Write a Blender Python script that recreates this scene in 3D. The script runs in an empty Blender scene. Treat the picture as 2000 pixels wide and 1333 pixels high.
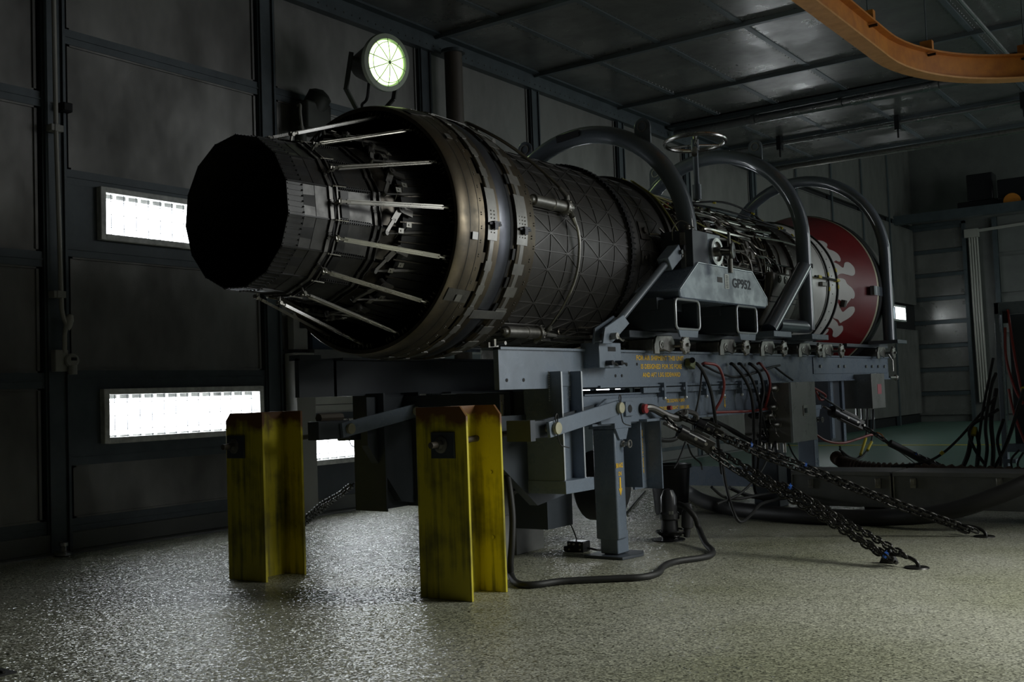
import bpy, bmesh, math, random
from mathutils import Vector, Matrix
random.seed(7)
PI = math.pi
sc = bpy.context.scene
COL = sc.collection

# ------------------------------------------------------------------ camera, world, exposure
cam_d = bpy.data.cameras.new('camera')
cam = bpy.data.objects.new('camera', cam_d)
COL.objects.link(cam)
cam_d.sensor_width = 36.0
cam_d.lens = 36.0 * 2100 / 2000
cam_d.clip_start = 0.05
cam_d.clip_end = 200
_r = Vector((0.81201761, 0.58248847, -0.03653199))
_u = Vector((0.05931954, -0.0201004, 0.99803666))
_f = Vector((-0.58061053, 0.8125904, 0.05087483))
cam.matrix_world = Matrix(((_r.x, _u.x, -_f.x, 3.572), (_r.y, _u.y, -_f.y, 0.0), (_r.z, _u.z, -_f.z, 0.9), (0, 0, 0, 1)))
sc.camera = cam
sc.view_settings.view_transform = 'Standard'
sc.view_settings.look = 'None'
sc.view_settings.gamma = 1
sc.view_settings.use_curve_mapping = False
sc.view_settings.exposure = 0.15
world = bpy.data.worlds.new('world')
sc.world = world
world.use_nodes = True
world.node_tree.nodes['Background'].inputs[0].default_value = (0.55, 0.62, 0.75, 1)
world.node_tree.nodes['Background'].inputs[1].default_value = 0.02


def area(name, loc, target, sx, sy, power, color=(1, 1, 1), spread=180):
    d = bpy.data.lights.new(name, 'AREA')
    d.spread = math.radians(spread)
    d.shape = 'RECTANGLE'; d.size = sx; d.size_y = sy; d.energy = power; d.color = color
    o = bpy.data.objects.new(name, d)
    COL.objects.link(o)
    o.location = loc
    o.rotation_euler = (Vector(target) - Vector(loc)).to_track_quat('-Z', 'Y').to_euler()
    return o


# daylight falling in through the open doorways on the right-hand side of the bay
area('doorway_daylight', (8.6, 11.0, 2.1), (0, 8.0, 2.0), 6.0, 3.4, 185, (0.92, 0.96, 1.0))
area('floor_fill_light', (4.9, 6.0, 2.4), (2.9, 4.1, 0.0), 1.6, 1.6, 55, (0.98, 1.0, 0.93), 95)  # added fill to brighten the floor at the right, not a real lamp
area('far_hall_daylight', (6.5, 20.0, 3.5), (-1, 20.0, 0.2), 5, 3, 110, (0.85, 1.0, 0.95))

# ------------------------------------------------------------------ materials
MATS = {}


def mat(name, col, rough=0.5, metal=0.0, noise=0.0, nscale=8.0, bump=0.0, bscale=60.0, col2=None, spec=0.5, stretch=None, emit=None, estr=0, coat=0, rnoise=0.0, detail=4):
    m = bpy.data.materials.new(name)
    m.use_nodes = True
    nt = m.node_tree
    b = nt.nodes['Principled BSDF']
    b.inputs['Base Color'].default_value = (*col, 1)
    b.inputs['Roughness'].default_value = rough
    b.inputs['Metallic'].default_value = metal
    b.inputs['Specular IOR Level'].default_value = spec
    b.inputs['Coat Weight'].default_value = coat
    tc = nt.nodes.new('ShaderNodeTexCoord')
    mp = nt.nodes.new('ShaderNodeMapping')
    nt.links.new(tc.outputs['Object'], mp.inputs[0])
    if stretch: mp.inputs['Scale'].default_value = stretch
    if noise > 0 or rnoise > 0:
        n = nt.nodes.new('ShaderNodeTexNoise')
        n.inputs['Scale'].default_value = nscale
        n.inputs['Detail'].default_value = detail
        n.inputs['Roughness'].default_value = 0.65
        nt.links.new(mp.outputs[0], n.inputs['Vector'])
        if noise > 0:
            r = nt.nodes.new('ShaderNodeMapRange')
            r.inputs[1].default_value = 0.35; r.inputs[2].default_value = 0.68
            nt.links.new(n.outputs['Fac'], r.inputs[0])
            mx = nt.nodes.new('ShaderNodeMix'); mx.data_type = 'RGBA'
            c2 = col2 if col2 else tuple(c * (1 - noise) for c in col)
            mx.inputs[6].default_value = (*col, 1); mx.inputs[7].default_value = (*c2, 1)
            nt.links.new(r.outputs[0], mx.inputs[0])
            nt.links.new(mx.outputs[2], b.inputs['Base Color'])
        if rnoise > 0:
            r2 = nt.nodes.new('ShaderNodeMapRange')
            r2.inputs[1].default_value = 0.3; r2.inputs[2].default_value = 0.7
            r2.inputs[3].default_value = max(0.03, rough - rnoise); r2.inputs[4].default_value = min(1, rough + rnoise)
            nt.links.new(n.outputs['Fac'], r2.inputs[0])
            nt.links.new(r2.outputs[0], b.inputs['Roughness'])
    if bump > 0:
        n2 = nt.nodes.new('ShaderNodeTexNoise')
        n2.inputs['Scale'].default_value = bscale
        n2.inputs['Detail'].default_value = 3
        nt.links.new(mp.outputs[0], n2.inputs['Vector'])
        bp = nt.nodes.new('ShaderNodeBump')
        bp.inputs['Strength'].default_value = bump
        bp.inputs['Distance'].default_value = 0.01
        nt.links.new(n2.outputs['Fac'], bp.inputs['Height'])
        nt.links.new(bp.outputs[0], b.inputs['Normal'])
    if emit:
        b.inputs['Emission Color'].default_value = (*emit, 1)
        b.inputs['Emission Strength'].default_value = estr
    MATS[name] = m
    return m


mat('wall_panel', (0.25, 0.245, 0.23), 0.50, 0.55, noise=0.45, nscale=1.6, bump=0.15, bscale=300, rnoise=0.12, stretch=(1, 1, 0.5))
mat('ceiling_panel', (0.33, 0.325, 0.31), 0.30, 0.6, noise=0.4, nscale=1.2, bump=0.12, bscale=14, rnoise=0.12)
mat('wall_steel', (0.085, 0.105, 0.115), 0.45, 0.2, noise=0.3, nscale=5)
mat('window_frame', (0.88, 0.88, 0.85), 0.5, 0.1, noise=0.4, nscale=14)
mat('wire', (0.10, 0.11, 0.12), 0.4, 0.6)
mat('wall_board', (0.16, 0.165, 0.155), 0.6, 0.1, noise=0.2, nscale=3)
mat('shed_dark', (0.04, 0.042, 0.045), 0.7)
mat('rib_steel', (0.15, 0.175, 0.19), 0.4, 0.2)
mat('pale_wall', (0.62, 0.63, 0.58), 0.6, noise=0.15, nscale=3)
mat('crank_steel', (0.15, 0.145, 0.14), 0.38, 0.8, noise=.2, nscale=20)
mat('brushed', (0.42, 0.42, 0.42), 0.30, 0.85, noise=0.2, nscale=5, rnoise=0.08)
mat('daylight_pane', (0.9, 0.95, 1.0), 0.3, 0, emit=(0.90, 0.955, 1.0), estr=9.0)
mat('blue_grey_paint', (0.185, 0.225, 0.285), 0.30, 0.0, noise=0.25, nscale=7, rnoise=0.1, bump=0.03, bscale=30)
mat('dark_and_shaded_blue', (0.05, 0.06, 0.075), 0.45, 0.0, noise=0.2, nscale=7)  # dark blue parts, and trailer paint darkened in colour where it is shaded
mat('hoop_paint', (0.11, 0.13, 0.155), 0.30, 0.0, noise=0.15, nscale=5, coat=0.9)
mat('edge_steel', (0.55, 0.58, 0.60), 0.3, 0.6)
mat('stainless', (0.50, 0.49, 0.47), 0.28, 1.0, noise=0.2, nscale=6, rnoise=0.08)
mat('box_steel', (0.30, 0.295, 0.28), 0.33, 0.45, noise=0.25, nscale=6, rnoise=0.1)
mat('zinc', (0.34, 0.33, 0.30), 0.38, 0.85, noise=0.35, nscale=25)
mat('pin_cap', (0.42, 0.40, 0.28), 0.5, 0.3, noise=0.2, nscale=20)
mat('strip_dark', (0.045, 0.045, 0.047), 0.45, 0.6, noise=0.3, nscale=14)
mat('joint_steel', (0.17, 0.165, 0.16), 0.36, 0.8, noise=0.3, nscale=10)
mat('flange_dark', (0.05, 0.05, 0.05), 0.45, 0.7)
mat('titanium_flap', (0.080, 0.079, 0.080), 0.42, 0.7, noise=0.4, nscale=9, rnoise=0.1)
mat('titanium_strip', (0.15, 0.145, 0.14), 0.40, 0.8, noise=0.4, nscale=14, rnoise=0.1)
mat('nozzle_inner', (0.02, 0.02, 0.022), 0.6, 0.3)
mat('dark_gap', (0.012, 0.012, 0.013), 0.7, 0.2)
mat('straw_band', (0.19, 0.155, 0.11), 0.40, 0.9, noise=0.5, nscale=5, col2=(0.09, 0.08, 0.065), rnoise=0.12)
mat('blued_band', (0.11, 0.115, 0.135), 0.40, 0.8, noise=0.4, nscale=5, rnoise=0.08)
mat('strap_plate', (0.36, 0.35, 0.33), 0.36, 0.75, noise=0.25, nscale=12)
mat('duct', (0.085, 0.081, 0.077), 0.46, 0.55, noise=0.25, nscale=5, rnoise=0.08)
mat('duct_rib', (0.125, 0.12, 0.115), 0.40, 0.6)
mat('engine_core', (0.10, 0.09, 0.08), 0.42, 0.85, noise=0.5, nscale=10, rnoise=0.12)
mat('pipe_bright', (0.48, 0.46, 0.42), 0.26, 1.0, noise=0.3, nscale=10)
mat('pipe_dull', (0.16, 0.145, 0.12), 0.35, 0.9, noise=0.3, nscale=10)
mat('yellow_cable', (0.26, 0.24, 0.05), 0.5, 0)
mat('red_clamp', (0.35, 0.06, 0.03), 0.5, 0)
mat('grey_tank', (0.26, 0.245, 0.225), 0.42, 0.7, noise=0.35, nscale=7)
mat('white_drum', (0.72, 0.72, 0.68), 0.38, 0.1, noise=0.25, nscale=3, rnoise=0.08)
mat('red_paint', (0.17, 0.008, 0.010), 0.42, 0, noise=0.2, nscale=4)
mat('flame_white', (0.55, 0.53, 0.50), 0.45, 0)
mat('black_rubber', (0.012, 0.012, 0.012), 0.58, 0, noise=0.2, nscale=20)
mat('black_gloss', (0.018, 0.018, 0.020), 0.25, 0.1)
mat('red_hose', (0.30, 0.045, 0.04), 0.4, 0)
mat('khaki_cover', (0.075, 0.07, 0.062), 0.6, 0, noise=0.2, nscale=5)
mat('chain_steel', (0.060, 0.058, 0.055), 0.36, 0.85, noise=0.3, nscale=30)
mat('blue_tape', (0.02, 0.09, 0.38), 0.5, 0)
mat('yellow_tape', (0.55, 0.45, 0.02), 0.5, 0)
mat('red_cap', (0.30, 0.02, 0.02), 0.45, 0)
mat('stencil_yellow', (0.80, 0.48, 0.03), 0.6, 0)
mat('stencil_black', (0.03, 0.035, 0.045), 0.6, 0)
mat('pink_label', (0.45, 0.12, 0.14), 0.6, 0)
mat('orange_paint', (0.62, 0.23, 0.025), 0.5, 0, noise=0.5, nscale=7, col2=(0.45, 0.15, 0.02), bump=0.04)
mat('orange_flange', (0.72, 0.36, 0.12), 0.5, 0, noise=0.35, nscale=10, col2=(0.58, 0.27, 0.07))
mat('lamp_body', (0.055, 0.06, 0.05), 0.55, 0.2)
mat('lamp_rim', (0.40, 0.44, 0.36), 0.5, 0.1)
mat('lamp_lens', (0.8, 1.0, 0.7), 0.2, 0, emit=(0.66, 1.0, 0.40), estr=3.0)
mat('tray_grey', (0.20, 0.205, 0.20), 0.42, 0.2, noise=0.25, nscale=6)
mat('grey_plastic', (0.35, 0.35, 0.32), 0.5, 0)
mat('conduit', (0.40, 0.39, 0.35), 0.45, 0.1)
mat('brown_pipe', (0.10, 0.085, 0.07), 0.55, 0.1)
mat('brown_hose', (0.065, 0.038, 0.024), 0.6, 0)
mat('bucket_black', (0.010, 0.010, 0.011), 0.4, 0.1)
mat('plastic_bag', (0.05, 0.05, 0.055), 0.25, 0.0)


def special_materials():
    # anti-slip floor: pale grit in resin
    m = MATS['floor_grit'] = bpy.data.materials.new('floor_grit')
    m.use_nodes = True
    nt = m.node_tree; N = nt.nodes; L = nt.links
    b = N['Principled BSDF']
    tc = N.new('ShaderNodeTexCoord')
    v = N.new('ShaderNodeTexVoronoi'); v.inputs['Scale'].default_value = 150
    L.new(tc.outputs['Object'], v.inputs['Vector'])
    n = N.new('ShaderNodeTexNoise'); n.inputs['Scale'].default_value = 1.1; n.inputs['Detail'].default_value = 5
    L.new(tc.outputs['Object'], n.inputs['Vector'])
    n3 = N.new('ShaderNodeTexNoise'); n3.inputs['Scale'].default_value = 120; n3.inputs['Detail'].default_value = 2
    L.new(tc.outputs['Object'], n3.inputs['Vector'])
    cr = N.new('ShaderNodeValToRGB')
    cr.color_ramp.elements[0].position = 0.33; cr.color_ramp.elements[0].color = (0.29, 0.295, 0.205, 1)
    cr.color_ramp.elements[1].position = 0.66; cr.color_ramp.elements[1].color = (0.43, 0.43, 0.36, 1)
    L.new(n.outputs['Fac'], cr.inputs[0])
    r = N.new('ShaderNodeMapRange'); r.inputs[3].default_value = 0.55; r.inputs[4].default_value = 1.35
    L.new(v.outputs['Color'], r.inputs[0])
    r3 = N.new('ShaderNodeMapRange'); r3.inputs[1].default_value = .3; r3.inputs[2].default_value = .7; r3.inputs[3].default_value = 0.7; r3.inputs[4].default_value = 1.25
    L.new(n3.outputs['Fac'], r3.inputs[0])
    mm = N.new('ShaderNodeMath'); mm.operation = 'MULTIPLY'
    L.new(r.outputs[0], mm.inputs[0]); L.new(r3.outputs[0], mm.inputs[1])
    mx = N.new('ShaderNodeVectorMath'); mx.operation = 'SCALE'
    L.new(cr.outputs[0], mx.inputs[0]); L.new(mm.outputs[0], mx.inputs['Scale'])
    L.new(mx.outputs[0], b.inputs['Base Color'])
    b.inputs['Roughness'].default_value = 0.24
    b.inputs['Specular IOR Level'].default_value = 0.5
    # each grain of grit faces its own way
    v2 = N.new('ShaderNodeVectorMath'); v2.operation = 'SUBTRACT'; v2.inputs[1].default_value = (0.5, 0.5, 0.5)
    L.new(v.outputs['Color'], v2.inputs[0])
    v3 = N.new('ShaderNodeVectorMath'); v3.operation = 'SCALE'; v3.inputs['Scale'].default_value = 0.75
    L.new(v2.outputs[0], v3.inputs[0])
    bp2 = N.new('ShaderNodeBump'); bp2.inputs['Strength'].default_value = 0.12; bp2.inputs['Distance'].default_value = 0.03
    n2 = N.new('ShaderNodeTexNoise'); n2.inputs['Scale'].default_value = 7
    L.new(tc.outputs['Object'], n2.inputs['Vector']); L.new(n2.outputs['Fac'], bp2.inputs['Height'])
    v4 = N.new('ShaderNodeVectorMath'); v4.operation = 'ADD'
    L.new(bp2.outputs[0], v4.inputs[0]); L.new(v3.outputs[0], v4.inputs[1])
    v5 = N.new('ShaderNodeVectorMath'); v5.operation = 'NORMALIZE'
    L.new(v4.outputs[0], v5.inputs[0])
    L.new(v5.outputs[0], b.inputs['Normal'])
    # green painted floor
    mat('floor_green', (0.10, 0.20, 0.155), 0.35, 0, noise=0.15, nscale=2, bump=0.05, bscale=200)
    # worn yellow paint with grime streaks running down and rust on top
    m = MATS['yellow_paint'] = bpy.data.materials.new('yellow_paint')
    m.use_nodes = True
    nt = m.node_tree; N = nt.nodes; L = nt.links
    b = N['Principled BSDF']
    tc = N.new('ShaderNodeTexCoord')
    mp = N.new('ShaderNodeMapping'); mp.inputs['Scale'].default_value = (30, 30, 1.6)
    L.new(tc.outputs['Object'], mp.inputs[0])
    n = N.new('ShaderNodeTexNoise'); n.inputs['Scale'].default_value = 1.0; n.inputs['Detail'].default_value = 5
    L.new(mp.outputs[0], n.inputs['Vector'])
    n2 = N.new('ShaderNodeTexNoise'); n2.inputs['Scale'].default_value = 5.0; n2.inputs['Detail'].default_value = 6
    L.new(tc.outputs['Object'], n2.inputs['Vector'])
    mu = N.new('ShaderNodeMath'); mu.operation = 'MULTIPLY'
    L.new(n.outputs['Fac'], mu.inputs[0]); L.new(n2.outputs['Fac'], mu.inputs[1])
    cr = N.new('ShaderNodeValToRGB')
    cr.color_ramp.elements[0].position = 0.12; cr.color_ramp.elements[0].color = (0.09, 0.085, 0.02, 1)
    cr.color_ramp.elements[1].position = 0.27; cr.color_ramp.elements[1].color = (0.62, 0.53, 0.02, 1)
    L.new(mu.outputs[0], cr.inputs[0])
    sx = N.new('ShaderNodeSeparateXYZ'); L.new(tc.outputs['Object'], sx.inputs[0])
    rz = N.new('ShaderNodeMapRange'); rz.inputs[1].default_value = 0.66; rz.inputs[2].default_value = 0.90
    L.new(sx.outputs['Z'], rz.inputs[0])
    n4 = N.new('ShaderNodeTexNoise'); n4.inputs['Scale'].default_value = 9; n4.inputs['Detail'].default_value = 4
    L.new(tc.outputs['Object'], n4.inputs['Vector'])
    ad = N.new('ShaderNodeMath'); ad.operation = 'MULTIPLY'
    L.new(rz.outputs[0], ad.inputs[0]); L.new(n4.outputs['Fac'], ad.inputs[1])
    rr = N.new('ShaderNodeMapRange'); rr.inputs[1].default_value = 0.22; rr.inputs[2].default_value = 0.34
    L.new(ad.outputs[0], rr.inputs[0])
    mx = N.new('ShaderNodeMix'); mx.data_type = 'RGBA'
    L.new(rr.outputs[0], mx.inputs[0]); L.new(cr.outputs[0], mx.inputs[6]); mx.inputs[7].default_value = (0.17, 0.075, 0.025, 1)
    L.new(mx.outputs[2], b.inputs['Base Color'])
    b.inputs['Roughness'].default_value = 0.42
    bp = N.new('ShaderNodeBump'); bp.inputs['Strength'].default_value = 0.12; bp.inputs['Distance'].default_value = 0.01
    L.new(n.outputs['Fac'], bp.inputs['Height']); L.new(bp.outputs[0], b.inputs['Normal'])


special_materials()


# ------------------------------------------------------------------ mesh builder
def wloc(o):
    p = Vector((0, 0, 0))
    while o is not None:
        p = p + o.location
        o = o.parent
    return p


def frame(d):
    d = Vector(d).normalized()
    up = Vector((0, 0, 1)) if abs(d.z) < 0.95 else Vector((1, 0, 0))
    a = d.cross(up).normalized()
    return a, a.cross(d).normalized(), d


class M:
    def __init__(s, mirror=False):
        s.v = []; s.f = []; s.mir = mirror

    def add(s, vs, fs):
        k = len(s.v)
        s.v += [Vector(p) for p in vs]
        s.f += [tuple(i + k for i in q) for q in fs]
        return s

    def box(s, x0, x1, y0, y1, z0, z1):
        return s.add([(x0, y0, z0), (x1, y0, z0), (x1, y1, z0), (x0, y1, z0), (x0, y0, z1), (x1, y0, z1), (x1, y1, z1), (x0, y1, z1)],
                     [(0, 3, 2, 1), (4, 5, 6, 7), (0, 1, 5, 4), (1, 2, 6, 5), (2, 3, 7, 6), (3, 0, 4, 7)])

    def obox(s, c, a, b, d, sa, sb, sd):
        c = Vector(c); a = Vector(a) * sa / 2; b = Vector(b) * sb / 2; d = Vector(d) * sd / 2
        return s.add([c - a - b - d, c + a - b - d, c + a + b - d, c - a + b - d, c - a - b + d, c + a - b + d, c + a + b + d, c - a + b + d],
                     [(0, 3, 2, 1), (4, 5, 6, 7), (0, 1, 5, 4), (1, 2, 6, 5), (2, 3, 7, 6), (3, 0, 4, 7)])

    def beam(s, p, q, w, h, side=None):
        p = Vector(p); q = Vector(q); d = (q - p)
        ln = d.length; d.normalize()
        if side is None:
            a, b, _ = frame(d)
        else:
            a = Vector(side); a = (a - d * a.dot(d)).normalized(); b = a.cross(d)
        return s.obox((p + q) / 2, a, b, d, w, h, ln)

    def tube(s, pts, r, n=8, sub=0, closed=False, caps=True):
        pts = [Vector(p) for p in pts]
        if sub: pts = smooth(pts, sub, closed)
        m = len(pts); k = len(s.v)
        prev = None
        for i, p in enumerate(pts):
            if closed: d = pts[(i + 1) % m] - pts[i - 1]
            else: d = pts[min(i + 1, m - 1)] - pts[max(i - 1, 0)]
            d.normalize()
            if prev is None: a, b, _ = frame(d)
            else:
                a = (prev - d * prev.dot(d)).normalized(); b = a.cross(d)
            prev = a
            rr = r[i] if isinstance(r, (list, tuple)) and len(r) == m else (r if not isinstance(r, (list, tuple)) else r[0])
            for j in range(n):
                t = 2 * PI * j / n
                s.v.append(p + a * (rr * math.cos(t)) + b * (rr * math.sin(t)))
        for i in range(m if closed else m - 1):
            for j in range(n):
                i2 = (i + 1) % m
                s.f.append((k + i * n + j, k + i * n + (j + 1) % n, k + i2 * n + (j + 1) % n, k + i2 * n + j))
        if caps and not closed:
            s.f.append(tuple(k + j for j in range(n))[::-1])
            s.f.append(tuple(k + (m - 1) * n + j for j in range(n)))
        return s

    def cyl(s, p, q, r, n=16, r2=None):
        p = Vector(p); q = Vector(q)
        return s.tube([p, q], [r, r if r2 is None else r2], n)

    def lathe(s, prof, org, axis, n=32, a0=0, a1=360, caps=False):
        """prof: (distance along axis, radius) list; closed sweep if 360"""
        a, b, d = frame(axis)
        org = Vector(org); k = len(s.v); full = abs(a1 - a0) >= 360
        m = n if full else n + 1
        for (h, r) in prof:
            for j in range(m):
                t = math.radians(a0 + (a1 - a0) * j / n)
                s.v.append(org + d * h + a * (r * math.cos(t)) + b * (r * math.sin(t)))
        for i in range(len(prof) - 1):
            for j in range(n):
                j2 = (j + 1) % m
                s.f.append((k + i * m + j, k + i * m + j2, k + (i + 1) * m + j2, k + (i + 1) * m + j))
        if caps:
            s.f.append(tuple(k + j for j in range(m)))
            s.f.append(tuple(k + (len(prof) - 1) * m + j for j in range(m))[::-1])
        return s

    def prism(s, poly, ext):
        n = len(poly); e = Vector(ext)
        P = [Vector(p) for p in poly]
        return s.add(P + [p + e for p in P], [tuple(range(n))[::-1], tuple(range(n, 2 * n))] + [(i, (i + 1) % n, n + (i + 1) % n, n + i) for i in range(n)])

    def ball(s, c, r, n=10, sq=(1, 1, 1)):
        k = len(s.v); c = Vector(c); rows = n // 2
        for i in range(rows + 1):
            t = PI * i / rows
            for j in range(n):
                q = 2 * PI * j / n
                s.v.append(c + Vector((r * sq[0] * math.sin(t) * math.cos(q), r * sq[1] * math.sin(t) * math.sin(q), r * sq[2] * math.cos(t))))
        for i in range(rows):
            for j in range(n):
                s.f.append((k + i * n + j, k + (i + 1) * n + j, k + (i + 1) * n + (j + 1) % n, k + i * n + (j + 1) % n))
        return s

    def build(s, name, m, parent=None, bevel=0, kind=None, label=None, ang=35, recalc=True):
        off = wloc(parent) if parent is not None else Vector((0, 0, 0))
        me = bpy.data.meshes.new(name)
        vs = [Vector((-p.x, p.y, p.z)) if s.mir else p for p in s.v]
        org = Vector((0, 0, 0))
        me.from_pydata([tuple(p - off - org) for p in vs], [], s.f)
        bm = bmesh.new(); bm.from_mesh(me)
        bmesh.ops.remove_doubles(bm, verts=bm.verts, dist=1e-6)
        if recalc: bmesh.ops.recalc_face_normals(bm, faces=bm.faces)
        bm.to_mesh(me); bm.free()
        me.polygons.foreach_set('use_smooth', [True] * len(me.polygons))
        me.set_sharp_from_angle(angle=math.radians(ang))
        me.materials.append(MATS[m])
        o = bpy.data.objects.new(name, me)
        COL.objects.link(o)
        if parent is not None: o.parent = parent
        if bevel:
            md = o.modifiers.new('bevel', 'BEVEL'); md.width = bevel; md.segments = 2; md.limit_method = 'ANGLE'; md.angle_limit = math.radians(40)
            md.harden_normals = False
        if kind: o['kind'] = kind
        if label: o['label'] = label
        return o


def smooth(pts, sub, closed=False):
    out = []; n = len(pts)
    rng = range(n if closed else n - 1)
    for i in rng:
        p1 = pts[i]; p2 = pts[(i + 1) % n]
        p0 = pts[i - 1] if (closed or i > 0) else p1 * 2 - p2
        p3 = pts[(i + 2) % n] if (closed or i + 2 < n) else p2 * 2 - p1
        for k in range(sub):
            t = k / sub
            out.append(0.5 * ((2 * p1) + (p2 - p0) * t + (2 * p0 - 5 * p1 + 4 * p2 - p3) * t * t + (3 * p1 - p0 - 3 * p2 + p3) * t ** 3))
    if not closed: out.append(pts[-1])
    return out


def thing(name, label, cat, loc=(0, 0, 0), group=None):
    o = bpy.data.objects.new(name, None)
    o.empty_display_size = 0.1
    COL.objects.link(o)
    o.location = loc
    o['label'] = label; o['category'] = cat
    if group: o['group'] = group
    return o


def tag(o, label, cat, group=None, kind=None):
    o['label'] = label; o['category'] = cat
    if group: o['group'] = group
    if kind: o['kind'] = kind
    return o


def struct(m, name, mt, **k):
    return m.build(name, mt, kind='structure', **k)


def text(name, s, loc, xdir, ydir, h, mt, parent, width=None, squeeze=1.0):
    cu = bpy.data.curves.new(name, 'FONT')
    cu.body = s; cu.size = 1.0; cu.align_x = 'CENTER'; cu.align_y = 'CENTER'; cu.extrude = 0.0
    cu.offset = 0.028; cu.resolution_u = 3
    to = bpy.data.objects.new('tmp', cu); COL.objects.link(to)
    bpy.context.view_layer.update()
    me = bpy.data.meshes.new_from_object(to)
    bpy.data.objects.remove(to)
    xs = [v.co.x for v in me.vertices]; ys = [v.co.y for v in me.vertices]
    w = max(xs) - min(xs); hh = max(ys) - min(ys)
    cx = (max(xs) + min(xs)) / 2; cy = (max(ys) + min(ys)) / 2
    sy = h / hh; sx = (width / w) if width else sy * squeeze
    X = Vector(xdir).normalized(); Y = Vector(ydir).normalized()
    off = wloc(parent)
    for v in me.vertices:
        p = Vector(loc) + X * ((v.co.x - cx) * sx) + Y * ((v.co.y - cy) * sy) - off
        v.co = p
    me.name = name
    me.materials.append(MATS[mt])
    o = bpy.data.objects.new(name, me)
    COL.objects.link(o); o.parent = parent
    return o


# ------------------------------------------------------------------ the setting
WX = -2.85          # inner face of the left wall
CZ = 4.36           # underside of the bay ceiling
COLY = [0.3, 2.12, 3.93, 5.76, 7.72, 9.55, 11.40, 13.2, 15.45]
HALLZ = 7.2

fl = struct(M().box(-3.1, 9.0, -3.5, 10.45, -0.08, 0.0), 'floor', 'floor_grit')
struct(M().box(-3.1, 9.0, 10.45, 24.8, -0.08, -0.001), 'floor_green_area', 'floor_green')
M().box(-2.8, 6.0, 15.55, 15.68, 0.0, 0.003).build('floor_line', 'yellow_tape', fl)
tag_kerb = struct(M().box(WX, -2.72, -3.5, 16, 0.0, 0.012), 'trim_1', 'tray_grey')

wl = struct(M().box(-3.02, -2.94, -3.5, 24.8, 0, CZ + 0.3).box(-3.02, -2.94, 15.9, 24.8, CZ, HALLZ), 'wall_left', 'dark_gap')
struct(M().box(-3.1, 9.0, 24.45, 24.6, 0, HALLZ), 'wall_back', 'wall_board')
struct(M().box(9.0, 9.1, -3.5, 24.8, 0, HALLZ), 'wall_right', 'shed_dark')
struct(M().box(-3.1, 9.0, -3.6, -3.5, 0, CZ), 'wall_front', 'shed_dark')
ce = struct(M().box(-3.1, 9.0, -3.6, 16.0, CZ + 0.06, CZ + 0.2), 'ceiling', 'dark_gap')
struct(M().box(-3.1, 9.0, 16.0, 24.8, HALLZ, HALLZ + 0.1), 'ceiling_far_hall', 'wall_board')
fascia = struct(M().box(-3.1, 9.0, 15.95, 16.08, CZ - 0.02, CZ + 0.12).box(-3.1, 9.0, 16.08, 16.12, CZ + 0.1, HALLZ), 'trim_2', 'wall_steel')


def slab(m, y0, y1, z0, z1, x=WX - 0.02, t=0.05, dish=0.012):
    """one wall panel with a raised lip"""
    if y1 - y0 < 0.05 or z1 - z0 < 0.05: return m
    m.box(x - t, x, y0, y1, z0, z1)
    e = 0.018
    for a in ((y0, y0 + e, z0, z1), (y1 - e, y1, z0, z1), (y0, y1, z0, z0 + e), (y0, y1, z1 - e, z1)):
        m.box(x, x + dish, *a)
    return m


WINS = []


def window(n, y0, y1, z0, z1, detail=True):
    w = bpy.data.objects.new('window_%d' % n, None)
    COL.objects.link(w); w.location = (WX, (y0 + y1) / 2, z0); w['kind'] = 'structure'
    x = WX
    f = M(); t = 0.040
    for a in ((y0, y0 + t, z0, z1), (y1 - t, y1, z0, z1), (y0 + t, y1 - t, z0, z0 + t), (y0 + t, y1 - t, z1 - t, z1)):
        f.box(x - 0.09, x + 0.045, *a)
    f.build('window_frame', 'window_frame', w, bevel=0.004)
    M().box(x - 0.085, x - 0.08, y0 + t + .002, y1 - t - .002, z0 + t + .002, z1 - t - .002).build('pane', 'daylight_pane', w)
    if detail:
        g = M()
        k = int((y1 - y0) / 0.094)
        for i in range(1, k):
            yy = y0 + (y1 - y0) * i / k
            g.tube([(x + 0.012, yy, z0 + t), (x + 0.012, yy, z1 - t)], 0.003, 5)
        for i in range(1, 4):
            zz = z0 + (z1 - z0) * i / 4
            g.tube([(x + 0.016, y0 + t, zz), (x + 0.016, y1 - t, zz)], 0.0022, 5)
        g.build('wire_grid', 'wire', w)
        hs = M()
        for i in range(1, k):
            yy = y0 + (y1 - y0) * i / k
            hs.box(x - 0.06, x - 0.02, yy - 0.038, yy + 0.038, z1 - t - 0.026, z1 - t)
            hs.box(x - 0.06, x - 0.02, yy - 0.038, yy + 0.038, z0 + t, z0 + t + 0.012)
        hs.build('glazing_bead', 'window_frame', w)
    WINS.append((y0, y1, z0, z1))


window(1, 4.24, 5.62, 0.68, 1.045)
window(2, 4.24, 5.62, 2.05, 2.41)
window(3, 6.03, 7.38, 0.395, 0.76)
window(4, 9.85, 11.24, 0.80, 1.10, False)
window(5, 15.5, 16.9, 2.06, 2.40, False)
window(6, 17.3, 18.7, 2.06, 2.40, False)
window(7, 22.15, 23.25, 2.15, 2.48, False)

SEAM = {0: [0.16, 1.105, 1.886, 2.93, 3.9], 1: [0.16, 0.60, 1.12, 1.97, 2.45, 3.39, 4.36], 2: [0.12, 0.86, 1.27, 2.1, 3.39, 4.36]}
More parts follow.
